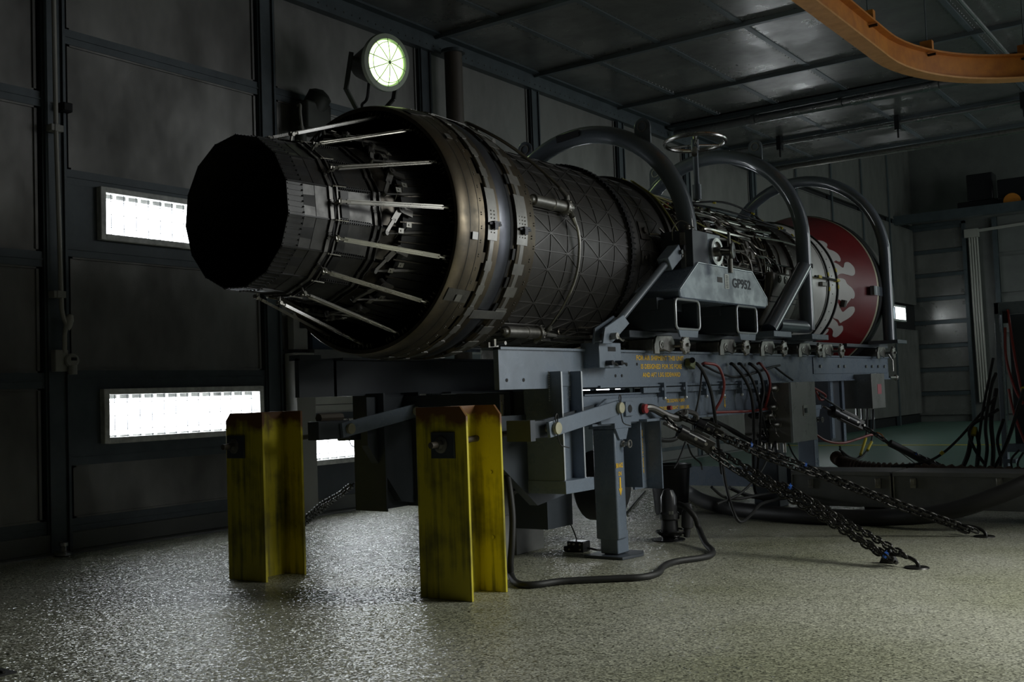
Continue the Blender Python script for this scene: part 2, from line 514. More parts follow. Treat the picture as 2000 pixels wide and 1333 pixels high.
# columns, rails between the panels, and the panels themselves
for i, y in enumerate(COLY):
    y0, y1 = y - 0.085, y + 0.085
    M().box(WX - 0.09, WX + 0.012, y0, y1, 0, CZ - 0.16).box(WX + .012, WX + 0.03, y0 + 0.012, y0 + 0.03, 0, CZ - 0.16).box(WX + .012, WX + 0.03, y1 - 0.03, y1 - 0.012, 0, CZ - 0.16).build('wall_column', 'wall_steel', wl)
    if i < len(COLY) - 1:
        b0, b1 = y1, COLY[i + 1] - 0.085
        sm = SEAM[1] if i == 2 else (SEAM[0] if i < 2 else SEAM[2])
        zs = list(sm)
        if zs[-1] < CZ: zs.append(CZ)
        for k in range(len(zs) - 1):
            za, zb = zs[k] + 0.045, zs[k + 1] - 0.045
            wn = [w for w in WINS if w[0] > b0 - 0.1 and w[1] < b1 + 0.1 and w[3] > za and w[2] < zb]
            if wn:
                w = wn[0]
                M().box(WX - 0.08, WX - 0.004, b0, w[0], za, zb).box(WX - 0.08, WX - 0.004, w[1], b1, za, zb).box(WX - 0.08, WX - 0.004, w[0], w[1], za, w[2]).box(WX - 0.08, WX - 0.004, w[0], w[1], w[3], max(zb, w[3] + 0.02)).build('window_surround', 'wall_steel', wl)
            else:
                if i == 3 and k in (0, 1): continue
                slab(M(), b0 + 0.025, b1 - 0.025, za, zb).build('wall_panel', 'wall_panel', wl)
        r = M()
        for z in zs[:-1]:
            if i == 3 and 0.5 < z < 1.2: continue
            r.box(WX - 0.085, WX - 0.002, b0, b1, z - 0.05, z + 0.05)
            r.box(WX - 0.002, WX + 0.006, b0, b1, z - 0.004, z + 0.004)
        r.build('wall_rail', 'wall_steel', wl)
        M().box(WX - 0.05, WX + 0.02, b0 - 0.02, b1 + 0.02, 0.012, 0.125).build('base_plate', 'wall_board', wl, bevel=0.004)
# bay with the pale boards and the low window
pale = M().box(WX - 0.05, WX - 0.02, 6.10, 7.62, 0.80, 0.88).box(WX - 0.05, WX - 0.02, 6.10, 7.62, 0.885, 1.24)
pale.build('pale_board', 'pale_wall', wl)
M().box(WX - 0.05, WX - 0.02, 6.10, 6.75, 1.25, 2.05).build('pale_board', 'pale_wall', wl)
M().box(WX - 0.05, WX - 0.02, 6.76, 7.62, 1.25, 2.05).build('pale_board', 'wall_board', wl)
M().box(WX - 0.05, WX + 0.0, 5.85, 7.62, 0.0, 0.39).build('low_board', 'dark_and_shaded_blue', wl)
# top edge beam under the ceiling, bolted
m = M().box(WX - 0.02, WX + 0.06, -3.5, 16, CZ - 0.17, CZ - 0.0).box(WX + 0.06, WX + 0.14, -3.5, 16, CZ - 0.02, CZ)
m.build('edge_beam', 'wall_steel', wl)
m = M()
for i in range(150):
    y = 1.0 + i * 0.1
    m.ball((WX + 0.062, y, CZ - 0.12), 0.008, 6)
m.build('bolt', 'wall_board', wl, kind='stuff')
# hall wall beyond the bay
for k in range(5):
    y0 = 15.6 + k * 1.75
    for (za, zb) in ((0.2, 2.0), (2.55, 4.2), (4.3, 7.1)):
        slab(M(), y0, y0 + 1.68, za, zb).build('wall_panel', 'wall_panel', wl)
    M().box(WX - 0.06, WX + 0.01, y0 - 0.07, y0, 0, 7.1).build('wall_column', 'wall_steel', wl)

# ceiling: cross beams, ribs and panels
BY = [-3.5, -1.6, 0.3, 2.2, 4.1, 6.0, 7.9, 9.56, 11.35, 12.8, 14.4, 15.95]
BX = [-2.79, -2.05, -1.28, -0.42, 0.42, 1.25, 2.1, 2.95, 3.8, 5.0, 6.4, 8.9]
for i in range(len(BY) - 1):
    for j in range(len(BX) - 1):
        if BY[i + 1] < 5.5 or BX[j] > 4: continue
        dz = random.uniform(-0.004, 0.004)
        M().add([(BX[j] + 0.03, BY[i] + 0.06, CZ + dz), (BX[j + 1] - 0.03, BY[i] + 0.06, CZ - dz), (BX[j + 1] - 0.03, BY[i + 1] - 0.06, CZ + dz), (BX[j] + 0.03, BY[i + 1] - 0.06, CZ - dz),
                 (BX[j] + 0.03, BY[i] + 0.06, CZ + 0.03), (BX[j + 1] - 0.03, BY[i] + 0.06, CZ + 0.03), (BX[j + 1] - 0.03, BY[i + 1] - 0.06, CZ + 0.03), (BX[j] + 0.03, BY[i + 1] - 0.06, CZ + 0.03)],
                [(0, 3, 2, 1), (4, 5, 6, 7), (0, 1, 5, 4), (1, 2, 6, 5), (2, 3, 7, 6), (3, 0, 4, 7)]).build('ceiling_panel', 'ceiling_panel', ce)
M().box(-2.8, 8.9, -3.5, 4.0, CZ + 0.01, CZ + 0.05).box(4.0, 8.9, 4.0, 15.9, CZ + 0.01, CZ + 0.05).build('ceiling_panel', 'ceiling_panel', ce)
for y in BY[4:]:
    M().box(-2.8, 8.9, y - 0.062, y + 0.062, CZ - 0.016, CZ + 0.02).box(-2.8, 8.9, y - 0.07, y - 0.055, CZ - 0.045, CZ).build('ceiling_beam', 'rib_steel', ce)
for x in BX[1:9]:
    m = M().box(x - 0.028, x + 0.028, 4.0, 15.9, CZ - 0.008, CZ + 0.02)
    m.build('ceiling_rib', 'rib_steel', ce)
m = M()
for x in BX[1:8]:
    for i in range(110):
        y = 6.1 + i * 0.085
        for s in (-0.05, 0.05):
            m.ball((x + s, y, CZ - 0.001), 0.006, 6)
m.build('rivet', 'brushed', ce, kind='stuff')

# ------------------------------------------------------------------ the jet engine (axis along Y at x=0, z=AZ)
AZ = 1.723


def cy(a, y, r):
    t = math.radians(a)
    return Vector((r * math.cos(t), y, AZ + r * math.sin(t)))


def er(a):
    t = math.radians(a); return Vector((math.cos(t), 0, math.sin(t)))


def et(a):
    t = math.radians(a); return Vector((-math.sin(t), 0, math.cos(t)))


def lathe(prof, n=60, a0=0, a1=360):
    m = M(); k = 0; full = abs(a1 - a0) >= 360; c = n if full else n + 1
    for (y, r) in prof:
        for j in range(c): m.v.append(cy(a0 + (a1 - a0) * j / n, y, r))
    for i in range(len(prof) - 1):
        for j in range(n):
            j2 = (j + 1) % c
            m.f.append((i * c + j, i * c + j2, (i + 1) * c + j2, (i + 1) * c + j))
    return m


def patch(m, a0, a1, y0, y1, r, t, na=4, r1=None):
    """thick curved plate lying on a cylinder/cone"""
    r1 = r if r1 is None else r1
    k = len(m.v)
    for j in range(na + 1):
        a = a0 + (a1 - a0) * j / na
        m.v += [cy(a, y0, r), cy(a, y1, r1), cy(a, y1, r1 + t), cy(a, y0, r + t)]
    for j in range(na):
        b = k + j * 4; c = b + 4
        for q in range(4):
            m.f.append((b + q, b + (q + 1) % 4, c + (q + 1) % 4, c + q))
    m.f.append((k, k + 1, k + 2, k + 3)); e = k + na * 4
    m.f.append((e + 3, e + 2, e + 1, e))
    return m


eng = thing('jet_engine', 'long dark jet engine with open nozzle petals lying in the transport cradle', 'jet engine', (0, 6.0, AZ))
NF = 15; DA = 24.0; A0 = -8.2      # polygon corners at A0 + k*DA


def flat_seg(m, a0, a1, prof, t, inset=0.0):
    """flat (chordal) flap between two corner angles, prof = (y, r) list"""
    k = len(m.v)
    for (y, r) in prof:
        p = cy(a0, y, r); q = cy(a1, y, r); d = (q - p)
        p2 = p + d * inset; q2 = q - d * inset
        n = er((a0 + a1) / 2) * t
        m.v += [p2, q2, q2 + n, p2 + n]
    for i in range(len(prof) - 1):
        b = k + i * 4; c = b + 4
        for q in range(4): m.f.append((b + q, b + (q + 1) % 4, c + (q + 1) % 4, c + q))
    m.f.append((k, k + 1, k + 2, k + 3)); e = k + (len(prof) - 1) * 4
    m.f.append((e + 3, e + 2, e + 1, e))
    return m


for i in range(NF):
    a = A0 + i * DA; b = a + DA; c = (a + b) / 2
    # outer (divergent) flap with its ribbed end strip
    f = flat_seg(M(), a, b, [(3.165, 0.331), (3.20, 0.333), (3.235, 0.334)], 0.004, 0.02)
    flat_seg(f, a, b, [(3.10, 0.329), (3.165, 0.331)], 0.002, 0.012)
    fo = f.build('divergent_flap', 'titanium_flap', eng)
    s = flat_seg(M(), a, b, [(3.012, 0.326), (3.095, 0.329)], 0.005, 0.006)
    for k in range(6):
        u = (k + 0.5) / 6
        p = cy(a, 3.016, 0.332).lerp(cy(b, 3.016, 0.332), u); q = cy(a, 3.09, 0.335).lerp(cy(b, 3.09, 0.335), u)
        s.beam(p, q, 0.004, 0.006, er(c))
        s.ball(q + er(c) * 0.004, 0.0045, 6)
    s.build('edge_strip', 'strip_dark', fo)
    # overlap seam strip between neighbours
    M().beam(cy(a, 3.015, 0.330), cy(a, 3.24, 0.336), 0.010, 0.006, er(a)).build('seam_strip', 'strip_dark', eng)
    # joint ring: bent double bar per flap
    j = M()
    for (y, r, w) in ((3.247, 0.343, 0.020), (3.277, 0.352, 0.008)):
        p_, q_ = cy(a, y, r), cy(b, y, r)
        P = [p_, p_.lerp(q_, .40), p_.lerp(q_, .46) + Vector((0, .005, 0)), p_.lerp(q_, .54) + Vector((0, .005, 0)), p_.lerp(q_, .60), q_]
        for q in range(5): j.beam(P[q], P[q + 1], w, 0.009, (0, 1, 0))
    j.build('joint_bar', 'joint_steel', eng)
    jp = M().cyl(cy(a, 3.265, .356), cy(a, 3.325, .362), .0028, 6).ball(cy(a, 3.258, .354), .006, 8)
    jp.build('seam_pin', 'stainless', eng)
    # inner (convergent) flap between the two joint rings
    g = flat_seg(M(), a, b, [(3.285, 0.337), (3.36, 0.342), (3.475, 0.356)], 0.005, 0.03)
    go = g.build('convergent_flap', 'titanium_flap', eng)
    h = flat_seg(M(), a + 2.2, b - 2.2, [(3.30, 0.3445), (3.345, 0.347)], 0.004, 0.0)
    h.build('flap_pad', 'strip_dark', go)
    t_ = M()
    for k in range(14):
        y = 3.30 + k * 0.0125
        t_.obox(cy(a, y, 0.349 + 0.06 * (y - 3.3)), er(a), et(a), (0, 1, 0), 0.006, 0.018, 0.006)
    t_.beam(cy(a, 3.29, 0.345), cy(a, 3.475, 0.359), 0.012, 0.006, er(a))
    t_.build('seal_comb', 'strip_dark', eng)
    j = M()
    for (y, r, w) in ((3.492, 0.366, 0.018), (3.520, 0.373, 0.008)):
        p_, q_ = cy(a, y, r), cy(b, y, r)
        P = [p_, p_.lerp(q_, .38), p_.lerp(q_, .45) - Vector((0, .006, 0)), p_.lerp(q_, .55) - Vector((0, .006, 0)), p_.lerp(q_, .62), q_]
        for q in range(5): j.beam(P[q], P[q + 1], w, 0.010, (0, 1, 0))
    j.build('joint_bar', 'joint_steel', eng)
    # inboard petals running forward to the support ring
    flat_seg(M(), a, b, [(3.53, 0.366), (3.66, 0.385), (3.80, 0.40), (4.2, 0.43)], 0.006, 0.05).build('inboard_petal', 'engine_core', eng)
    # stainless link rod from the joint ring to the support ring
    p = cy(c, 3.262, 0.375); q = cy(c + 0.4, 3.80, 0.553)
    u = (q - p).normalized(); side = et(c); nrm = side.cross(u)
    lk = M()
    lk.beam(p + u * 0.03, q - u * 0.05, 0.021, 0.004, side)
    lk.beam(p + u * 0.03 + side * 0.007, q - u * 0.05 + side * 0.0045, 0.0042, 0.013, side)
    lk.beam(p + u * 0.03 - side * 0.007, q - u * 0.05 - side * 0.0045, 0.0042, 0.013, side)
    lo = lk.build('link_rod', 'stainless', eng)
    e = M()
    e.tube([q - u * 0.055, q - u * 0.025], 0.008, 8)
    for s_ in (-1, 1): e.beam(q - u * 0.025 + side * 0.008 * s_, q + u * 0.012 + side * 0.008 * s_, 0.005, 0.013, side)
    e.beam(q - u * 0.027 - side * 0.010, q - u * 0.027 + side * 0.010, 0.012, 0.006, u)
    e.build('rod_fork', 'stainless', lo)
    e = M()
    e.cyl(p - side * 0.014, p + side * 0.014, 0.009, 8).beam(p, p + u * 0.05, 0.012, 0.007, side).box(p.x - .006, p.x + .006, p.y - .012, p.y + .012, p.z - .006, p.z + .006)
    e.tube([p - er(c) * 0.03, p], 0.006, 6)
    e.build('rod_end', 'zinc', lo)
    # clevis lugs on the inside of the support ring
    for d_ in (-6.6, -4.4, -1.5, 1.5, 4.4, 6.6):
        e = M()
        e.obox(cy(c + d_, 3.80, 0.560), er(c + d_), (0, 1, 0), et(c + d_), 0.022, 0.045, 0.0035)
        e.cyl(cy(c + d_ - .3, 3.785, 0.556), cy(c + d_ + .3, 3.785, 0.556), 0.009, 8)
        e.build('clevis_lug', 'pipe_dull', eng)
    # bell crank, its push rod and the two square tabs
    ca = c - 0.3 + 0.0
    pv = cy(ca, 3.585, 0.425)
    tipp = cy(ca - 16.0, 3.50, 0.42)
    k_ = M()
    k_.cyl(pv - er(ca) * 0.016, pv + er(ca) * 0.014, 0.019, 14).cyl(pv - er(ca) * 0.02, pv + er(ca) * 0.018, 0.009, 10)
    k_.beam(pv, pv.lerp(tipp, 0.5), 0.010, 0.030, er(ca)).beam(pv.lerp(tipp, 0.4), tipp, 0.010, 0.017, er(ca))
    k_.cyl(tipp - er(ca) * 0.011, tipp + er(ca) * 0.011, 0.0105, 12)
    k_.beam(pv, cy(ca - 2.5, 3.66, 0.43), 0.010, 0.03, er(ca))
    cr = k_.build('bell_crank', 'crank_steel', eng)
    pr = M()
    pe = cy(ca - 9.5, 3.93, 0.435)
    pr.tube([tipp, tipp.lerp(pe, .22)], 0.005, 8).tube([tipp.lerp(pe, .22), tipp.lerp(pe, .27), pe], [0.005, 0.0095, 0.0095], 10)
    pr.build('push_rod', 'titanium_strip', cr)
    tb = M()
    for (da_, y_) in ((-9.2, 3.625), (-13.2, 3.575)):
        tb.obox(cy(ca + da_, y_, 0.442), er(ca + da_), et(ca + da_), (0, 1, 0), 0.003, 0.022, 0.034)
        tb.tube([cy(ca + da_, y_, 0.44), cy(ca + da_ - 5, y_ + 0.01, 0.40)], 0.0028, 5)
        tb.cyl(cy(ca + da_, y_, 0.441), cy(ca + da_, y_, 0.447), 0.005, 6)
    tb.build('square_tab', 'zinc', eng)
    # long dark actuation strips behind
    bs = M()
    for d_ in (-8, -3, 4, 9):
        bs.beam(cy(c + d_, 3.60, 0.405), cy(c + d_ + 2, 4.15, 0.50), 0.016, 0.006, er(c))
    bs.build('inboard_strip', 'engine_core', eng)

# inside of the nozzle and the afterburner throat
lathe([(3.02, 0.322), (3.25, 0.330), (3.48, 0.345), (3.56, 0.352), (4.4, 0.40), (4.5, 0.41), (4.5, 0.02)], 15 * 4).build('nozzle_liner', 'nozzle_inner', eng, recalc=False)
lathe([(3.62, 0.41), (4.25, 0.52), (4.3, 0.575)], 60).build('inner_shroud', 'nozzle_inner', eng, recalc=False)
# support ring with its gold-brown stained band
lathe([(4.32, 0.565), (3.80, 0.572), (3.782, 0.578), (3.780, 0.596), (3.79, 0.602), (3.85, 0.612), (3.856, 0.610), (3.905, 0.619), (3.911, 0.616), (3.95, 0.622), (3.952, 0.60), (3.97, 0.60)], 96).build('support_ring', 'straw_band', eng)
m = M()
for i in range(60):
    a = i * 6 + 1.5
    for da, y in ((0, 3.928), (0.9, 3.928)): m.ball(cy(a + da, y, 0.6195), 0.0035, 6)
for i in range(120): m.ball(cy(i * 3, 3.785, 0.588), 0.003, 5)
m.build('rivet', 'strap_plate', eng, kind='stuff')
for y in (3.8535, 3.9085):
    lathe([(y - .0012, 0.612 if y < 3.9 else .6185), (y - .0012, 0.6125 if y < 3.9 else .6192), (y + .0012, 0.6128 if y < 3.9 else .6192), (y + .0012, 0.611 if y < 3.9 else .6165)], 96).build('ring_groove', 'flange_dark', eng)
# stained patch plates on the ring
for a in (-8, 40, -36, 88, 136, -84):
    m = M(); patch(m, a - 1.6, a + 1.6, 3.862, 3.902, 0.6185, 0.0025, 3); m.build('patch_plate', 'strap_plate', eng)
for a in (-34, 62):
    m = M(); patch(m, a - 4, a + 2, 3.80, 3.945, 0.607, 0.0022, 3, 0.6215); m.build('cover_plate', 'titanium_strip', eng)
# gap, toothed straps and blued bands
lathe([(3.96, 0.600), (4.05, 0.603)], 80).build('gap_band', 'dark_gap', eng)
lathe([(3.985, 0.612), (3.99, 0.622), (4.06, 0.626), (4.065, 0.618)], 96).build('strap_band', 'straw_band', eng)
lathe([(4.05, 0.606), (4.075, 0.616), (4.11, 0.620), (4.15, 0.618), (4.175, 0.606), (4.20, 0.604)], 96).build('blued_band', 'blued_band', eng)
lathe([(4.195, 0.604), (4.21, 0.606), (4.215, 0.622), (4.33, 0.612), (4.335, 0.602), (4.40, 0.596), (4.405, 0.585), (4.41, 0.545)], 96).build('flange_band', 'straw_band', eng)
lathe([(4.176, 0.6075), (4.197, 0.6075)], 80).build('gap_band', 'dark_gap', eng)
# straps: one long riveted closure plate, then small plates every 11 degrees on a narrow band
for (ya, yb, y1, y2, w1, w2, r, dr, nw) in ((3.978, 4.034, 3.968, 4.042, 3.994, 4.022, 0.6235, 0.0, 2), (4.232, 4.292, 4.205, 4.300, 4.240, 4.272, 0.6205, -0.004, 3)):
    m = M(); patch(m, 14, 351, w1, w2, r - .0015, 0.002, 110, r + dr * .5 - .0015)
    m.build('narrow_strap', 'strap_plate', eng)
    m = M(); patch(m, -9, 14, y1, y2, r, 0.003, 8, r + dr)
    sp = m.build('closure_plate', 'strap_plate', eng, bevel=.001)
    yc = (y1 + y2) / 2
    rv = M()
    for da in (-5.5, -4.2, 0.6, 2.2, 3.8):
        for k in range(nw): rv.ball(cy(da, yc + (k - (nw - 1) / 2) * 0.024, r + .003 + dr * .5), 0.0042, 6)
    rv.build('rivet_row', 'zinc', sp, kind='stuff')
    rv = M()
    rv.beam(cy(-2, yc - .04, r + .010), cy(-2, yc + .055, r + .008), 0.012, 0.010, er(-2)).obox(cy(-3, yc, r + .015), er(-3), et(-3), (0, 1, 0), 0.022, 0.028, 0.026).obox(cy(-1.2, yc + .015, r + .012), er(-2), et(-2), (0, 1, 0), 0.018, 0.010, 0.05)
    rv.build('strap_clamp', 'black_gloss', sp)
    for k in range(30):
        c = 21.7 + k * 10.976
        m = M()
        if nw == 2:
            patch(m, c - 2.1, c + 2.1, ya + .004, yb - .004, r, 0.003, 2, r + dr)
            patch(m, c - 2.8, c + 2.8, ya + .013, yb - .013, r - .0004, 0.003, 2, r + dr)
        else:
            patch(m, c - 2.5, c + 2.5, ya - .022, yb + .008, r, 0.003, 2, r + dr)
        m.build('strap_plate', 'strap_plate', eng)
m = M()
for k in range(33):
    c = 21.7 + k * 10.976
    for da in (-1.0, 0.2): m.ball(cy(c + da + 5, 4.36, 0.602), 0.004, 6)
    for da in (-.6, .6): m.ball(cy(c + da, 4.385, 0.600), 0.0035, 6)
m.build('rivet', 'titanium_strip', eng, kind='stuff')
for k in range(26):
    c = 16 + k * 13.0
    m = M(); patch(m, c, c + 4.5, 3.950, 3.972, 0.616, 0.004, 2); m.build('edge_tooth', 'straw_band', eng)
    m = M(); patch(m, c + 3, c + 8, 4.186, 4.206, 0.614, 0.006, 2); m.build('edge_tooth', 'flange_dark', eng)
for a in (-43, 68, 158):
    m = M(); patch(m, a - 2.2, a + 2.2, 4.03, 4.30, 0.627, 0.003, 3, 0.622); m.build('bridge_plate', 'strap_plate', eng)

# augmentor duct with isogrid ribs
lathe([(4.40, 0.545), (4.46, 0.543), (5.42, 0.549), (5.42, 0.558), (5.455, 0.558), (5.455, 0.549), (5.90, 0.552), (6.02, 0.552)], 90).build('augmentor_duct', 'duct', eng)
m = M()
NA = 36; YR = [4.455 + 0.161 * i for i in range(7)] + [5.56, 5.70, 5.85]


def rib(m, a0, y0, a1, y1, seg=3):
    rr = lambda y: 0.543 + 0.006 * (y - 4.46) / .96 + 0.001
    for k in range(seg):
        p = cy(a0 + (a1 - a0) * k / seg, y0 + (y1 - y0) * k / seg, rr(y0)); q = cy(a0 + (a1 - a0) * (k + 1) / seg, y0 + (y1 - y0) * (k + 1) / seg, rr(y1))
        m.beam(p, q, 0.006, 0.0045, er((a0 + a1) / 2))


for i in range(NA):
    a = i * 10 + 1
    for k in range(len(YR) - 1):
        if k == 6: continue
        y0, y1 = YR[k], YR[k + 1]
        rib(m, a, y0, a, y1, 1); rib(m, a, y0, a + 10, y0, 2)
        if (i + k) % 2: rib(m, a, y0, a + 10, y1, 2)
        else: rib(m, a + 10, y0, a, y1, 2)
m.build('isogrid_rib', 'duct_rib', eng, kind='stuff', recalc=False)
m = lathe([(5.425, 0.553), (5.425, 0.572), (5.452, 0.572), (5.452, 0.553)], 90)
for i in range(110): m.cyl(cy(i * 360 / 110, 5.412, 0.5685), cy(i * 360 / 110, 5.468, 0.5685), 0.0058, 6)
m.build('bolted_flange', 'dark_gap', eng, recalc=False)
lathe([(5.93, 0.552), (5.935, 0.575), (5.96, 0.578), (5.965, 0.556), (6.02, 0.556), (6.025, 0.572), (6.05, 0.572), (6.055, 0.50)], 72).build('rear_flange', 'engine_core', eng)
# core casing, stepped
lathe([(6.05, 0.50), (6.3, 0.485), (6.31, 0.505), (6.34, 0.505), (6.35, 0.475), (6.8, 0.465), (6.81, 0.49), (6.84, 0.49), (6.85, 0.46), (7.35, 0.455), (7.36, 0.49), (7.40, 0.49), (7.41, 0.47), (7.75, 0.49), (7.76, 0.52), (7.8, 0.52), (7.81, 0.50), (8.05, 0.515), (8.06, 0.54), (8.10, 0.545)], 64).build('core_casing', 'engine_core', eng)
lathe([(8.10, 0.545), (8.30, 0.545), (8.31, 0.56), (8.34, 0.56), (8.345, 0.545), (8.40, 0.545), (8.40, 0.30)], 64).build('fan_case', 'engine_core', eng)
m = M()
for y, r in ((6.325, .507), (6.825, .492), (7.38, .492), (7.78, .522), (8.08, .545), (8.325, .56)):
    for i in range(72): m.cyl(cy(i * 5, y - 0.022, r - 0.006), cy(i * 5, y + 0.022, r - 0.006), 0.005, 6)
m.build('casing_bolt', 'zinc', eng, kind='stuff', recalc=False)

# pipework around the core
rp = random.Random(11)


def pipe(name, pts, r, mt, par=eng, sub=5, n=8):
    return M().tube([cy(*p) for p in pts], r, n, sub=sub).build(name, mt, par)


for i in range(46):      # fore-and-aft runs
    a = rp.uniform(-72, 118); y = rp.uniform(6.08, 7.2); L = rp.uniform(0.5, 1.3); r = rp.uniform(0.50, 0.535)
    pts = [(a, y, r - 0.03), (a, y + 0.03, r)]
    yy = y + 0.03
    while yy < min(y + L, 8.02):
        st = rp.uniform(0.15, 0.35); yy += st
        pts.append((a, yy, r))
        if rp.random() < 0.6:
            a += rp.choice((-1, 1)) * rp.uniform(3, 10); yy += 0.06
            pts.append((a, yy, r + rp.uniform(-0.005, 0.012)))
    pts.append((a, yy + 0.05, r - 0.03))
    pipe('tube', pts, rp.choice((0.0045, 0.006, 0.008, 0.011)), rp.choice(('pipe_bright', 'pipe_dull', 'pipe_dull', 'pipe_bright', 'black_gloss')), sub=3, n=6)
for i in range(15):      # hoops around the casing
    y = rp.choice((6.15, 6.22, 6.45, 6.55, 6.65, 6.95, 7.05, 7.2, 7.5, 7.6, 7.9)) + rp.uniform(-.03, .03)
    a = rp.uniform(-70, 40); L = rp.uniform(50, 130); r = rp.uniform(0.505, 0.53)
    pts = [(a, y, r - 0.03)] + [(a + L * k / 10, y + (0.03 if (k // 3) % 2 else 0), r) for k in range(11)] + [(a + L + 1, y, r - 0.03)]
    pipe('tube', pts, rp.choice((0.005, 0.007, 0.010)), rp.choice(('pipe_bright', 'pipe_dull', 'pipe_dull')), sub=3, n=6)
# distinct ones seen beside the data plate
for pts, r in (([(26, 6.70, .52), (20, 6.72, .54), (6, 6.78, .55), (1, 6.86, .55), (0, 7.15, .55), (-3, 7.20, .545), (-14, 7.22, .54)], 0.008),
               ([(30, 7.05, .52), (27, 7.22, .535), (24, 7.32, .54), (10, 7.36, .54), (-2, 7.42, .53)], 0.009),
               ([(15, 7.0, .53), (13, 7.12, .54), (7, 7.2, .54), (-6, 7.22, .54), (-9, 7.16, .53)], 0.008),
               ([(34, 7.45, .52), (33, 7.9, .55), (30, 8.2, .57), (27, 8.3, .57)], 0.009),
               ([(48, 6.6, .50), (47, 7.0, .52), (42, 7.4, .52), (41, 7.9, .55)], 0.010),
               ([(16, 7.5, .52), (12, 7.65, .535), (2, 7.75, .54), (-12, 7.8, .54)], 0.008),
               ([(55, 6.3, .52), (55, 6.9, .53), (50, 7.3, .52), (52, 7.8, .54)], 0.008),
               ([(8, 6.5, .51), (7, 6.62, .535), (-8, 6.64, .54), (-15, 6.66, .53)], 0.007)):
    pipe('bright_tube', pts, r, 'pipe_bright', sub=5)
for pts in ([(58, 5.93, .59), (40, 5.96, .59), (22, 5.99, .59), (16, 6.1, .56)],
            [(62, 5.98, .585), (45, 6.3, .53), (32, 6.6, .53), (24, 6.9, .54), (19, 7.05, .56)],
            [(70, 6.0, .58), (66, 6.4, .53), (60, 6.8, .52)]):
    pipe('yellow_lead', pts, 0.0055, 'yellow_cable', sub=5)
for pts in ([(86, 7.2, .56), (74, 7.6, .62), (64, 7.9, .60), (58, 8.0, .57)], [(80, 6.9, .53), (70, 7.5, .56), (55, 8.1, .57), (48, 8.3, .575)], [(52, 7.8, .55), (46, 8.1, .58), (38, 8.3, .58)]):
    pipe('black_lead', pts, 0.008, 'black_gloss', sub=6)
for (a, y, r) in ((76, 7.5, .60), (58, 8.02, .57), (50, 8.25, .58), (46, 8.1, .585), (40, 8.28, .585), (62, 7.9, .60)):
    M().obox(cy(a, y, r), er(a), et(a), (0, 1, 0), 0.014, 0.024, 0.016).build('yellow_tape', 'yellow_tape', eng)
for i in range(30):      # clamps, valves and little housings
    a = rp.uniform(-55, 70); y = rp.uniform(6.1, 7.9)
    q = rp.random()
    if q < 0.4:
        M().obox(cy(a, y, 0.515), er(a), et(a), (0, 1, 0), 0.02, 0.03, 0.03).cyl(cy(a, y, .51), cy(a, y, .54), 0.008, 8).build('pipe_clamp', rp.choice(('zinc', 'zinc', 'red_clamp')), eng, bevel=0.002)
    elif q < 0.75:
        m = M().lathe([(0, 0.022), (0.02, 0.03), (0.05, 0.03), (0.055, 0.022), (0.08, 0.022), (0.085, 0.012)], cy(a, y, 0.47), er(a), 14, caps=True)
        m.cyl(cy(a, y, 0.50), cy(a, y + 0.06, 0.50), 0.012, 8)
        m.build('valve_body', rp.choice(('zinc', 'engine_core')), eng)
    else:
        M().obox(cy(a, y, 0.49), er(a), et(a), (0, 1, 0), 0.07, 0.10, rp.uniform(.08, .16)).obox(cy(a, y, 0.53), er(a), et(a), (0, 1, 0), 0.02, 0.06, .05).build('control_box', rp.choice(('engine_core', 'grey_tank')), eng, bevel=0.006)
# oil tank seen ahead of the middle hoop, with two round caps and two black straps
m = M(); 
patch(m, -40, 2, 7.50, 8.02, 0.50, 0.085, 8)
tk = m.build('oil_tank', 'grey_tank', eng, bevel=0.02)
for y in (7.62, 7.74):
    M().lathe([(0, .03), (.006, .03), (.008, .022), (.004, .018), (.006, .008), (.01, .006)], cy(-3, y, 0.583), er(-3), 18, caps=True).build('tank_cap', 'zinc', tk)
for a in (-16, -20):
    m = M(); patch(m, a - .35, a + .35, 7.49, 8.03, 0.586, 0.004, 1); m.build('tank_strap', 'black_rubber', tk)
# accessory gearbox hanging below
m = M().box(-0.24, 0.30, 6.1, 7.3, AZ - 0.56, AZ - 0.40)
m.lathe([(0, .09), (.2, .09), (.21, .06), (.3, .06)], (0.22, 5.95, AZ - .46), (0, 1, 0), 18, caps=True)
m.build('gearbox', 'engine_core', eng, bevel=0.02)
for i in range(26):
    y = rp.uniform(5.25, 7.3); x = rp.uniform(0.16, 0.42); z = AZ - math.sqrt(0.31 - x * x) - rp.uniform(0.0, 0.05)
    P = [Vector((x, y, z))]
    for k in range(4): P.append(P[-1] + Vector((rp.uniform(-.05, .05), rp.uniform(-.16, .16), rp.uniform(-.05, .035))))
    M().tube(P, rp.choice((.005, .007, .009)), 6, sub=4).build('lower_tube', rp.choice(('pipe_bright', 'pipe_dull', 'black_gloss')), eng)
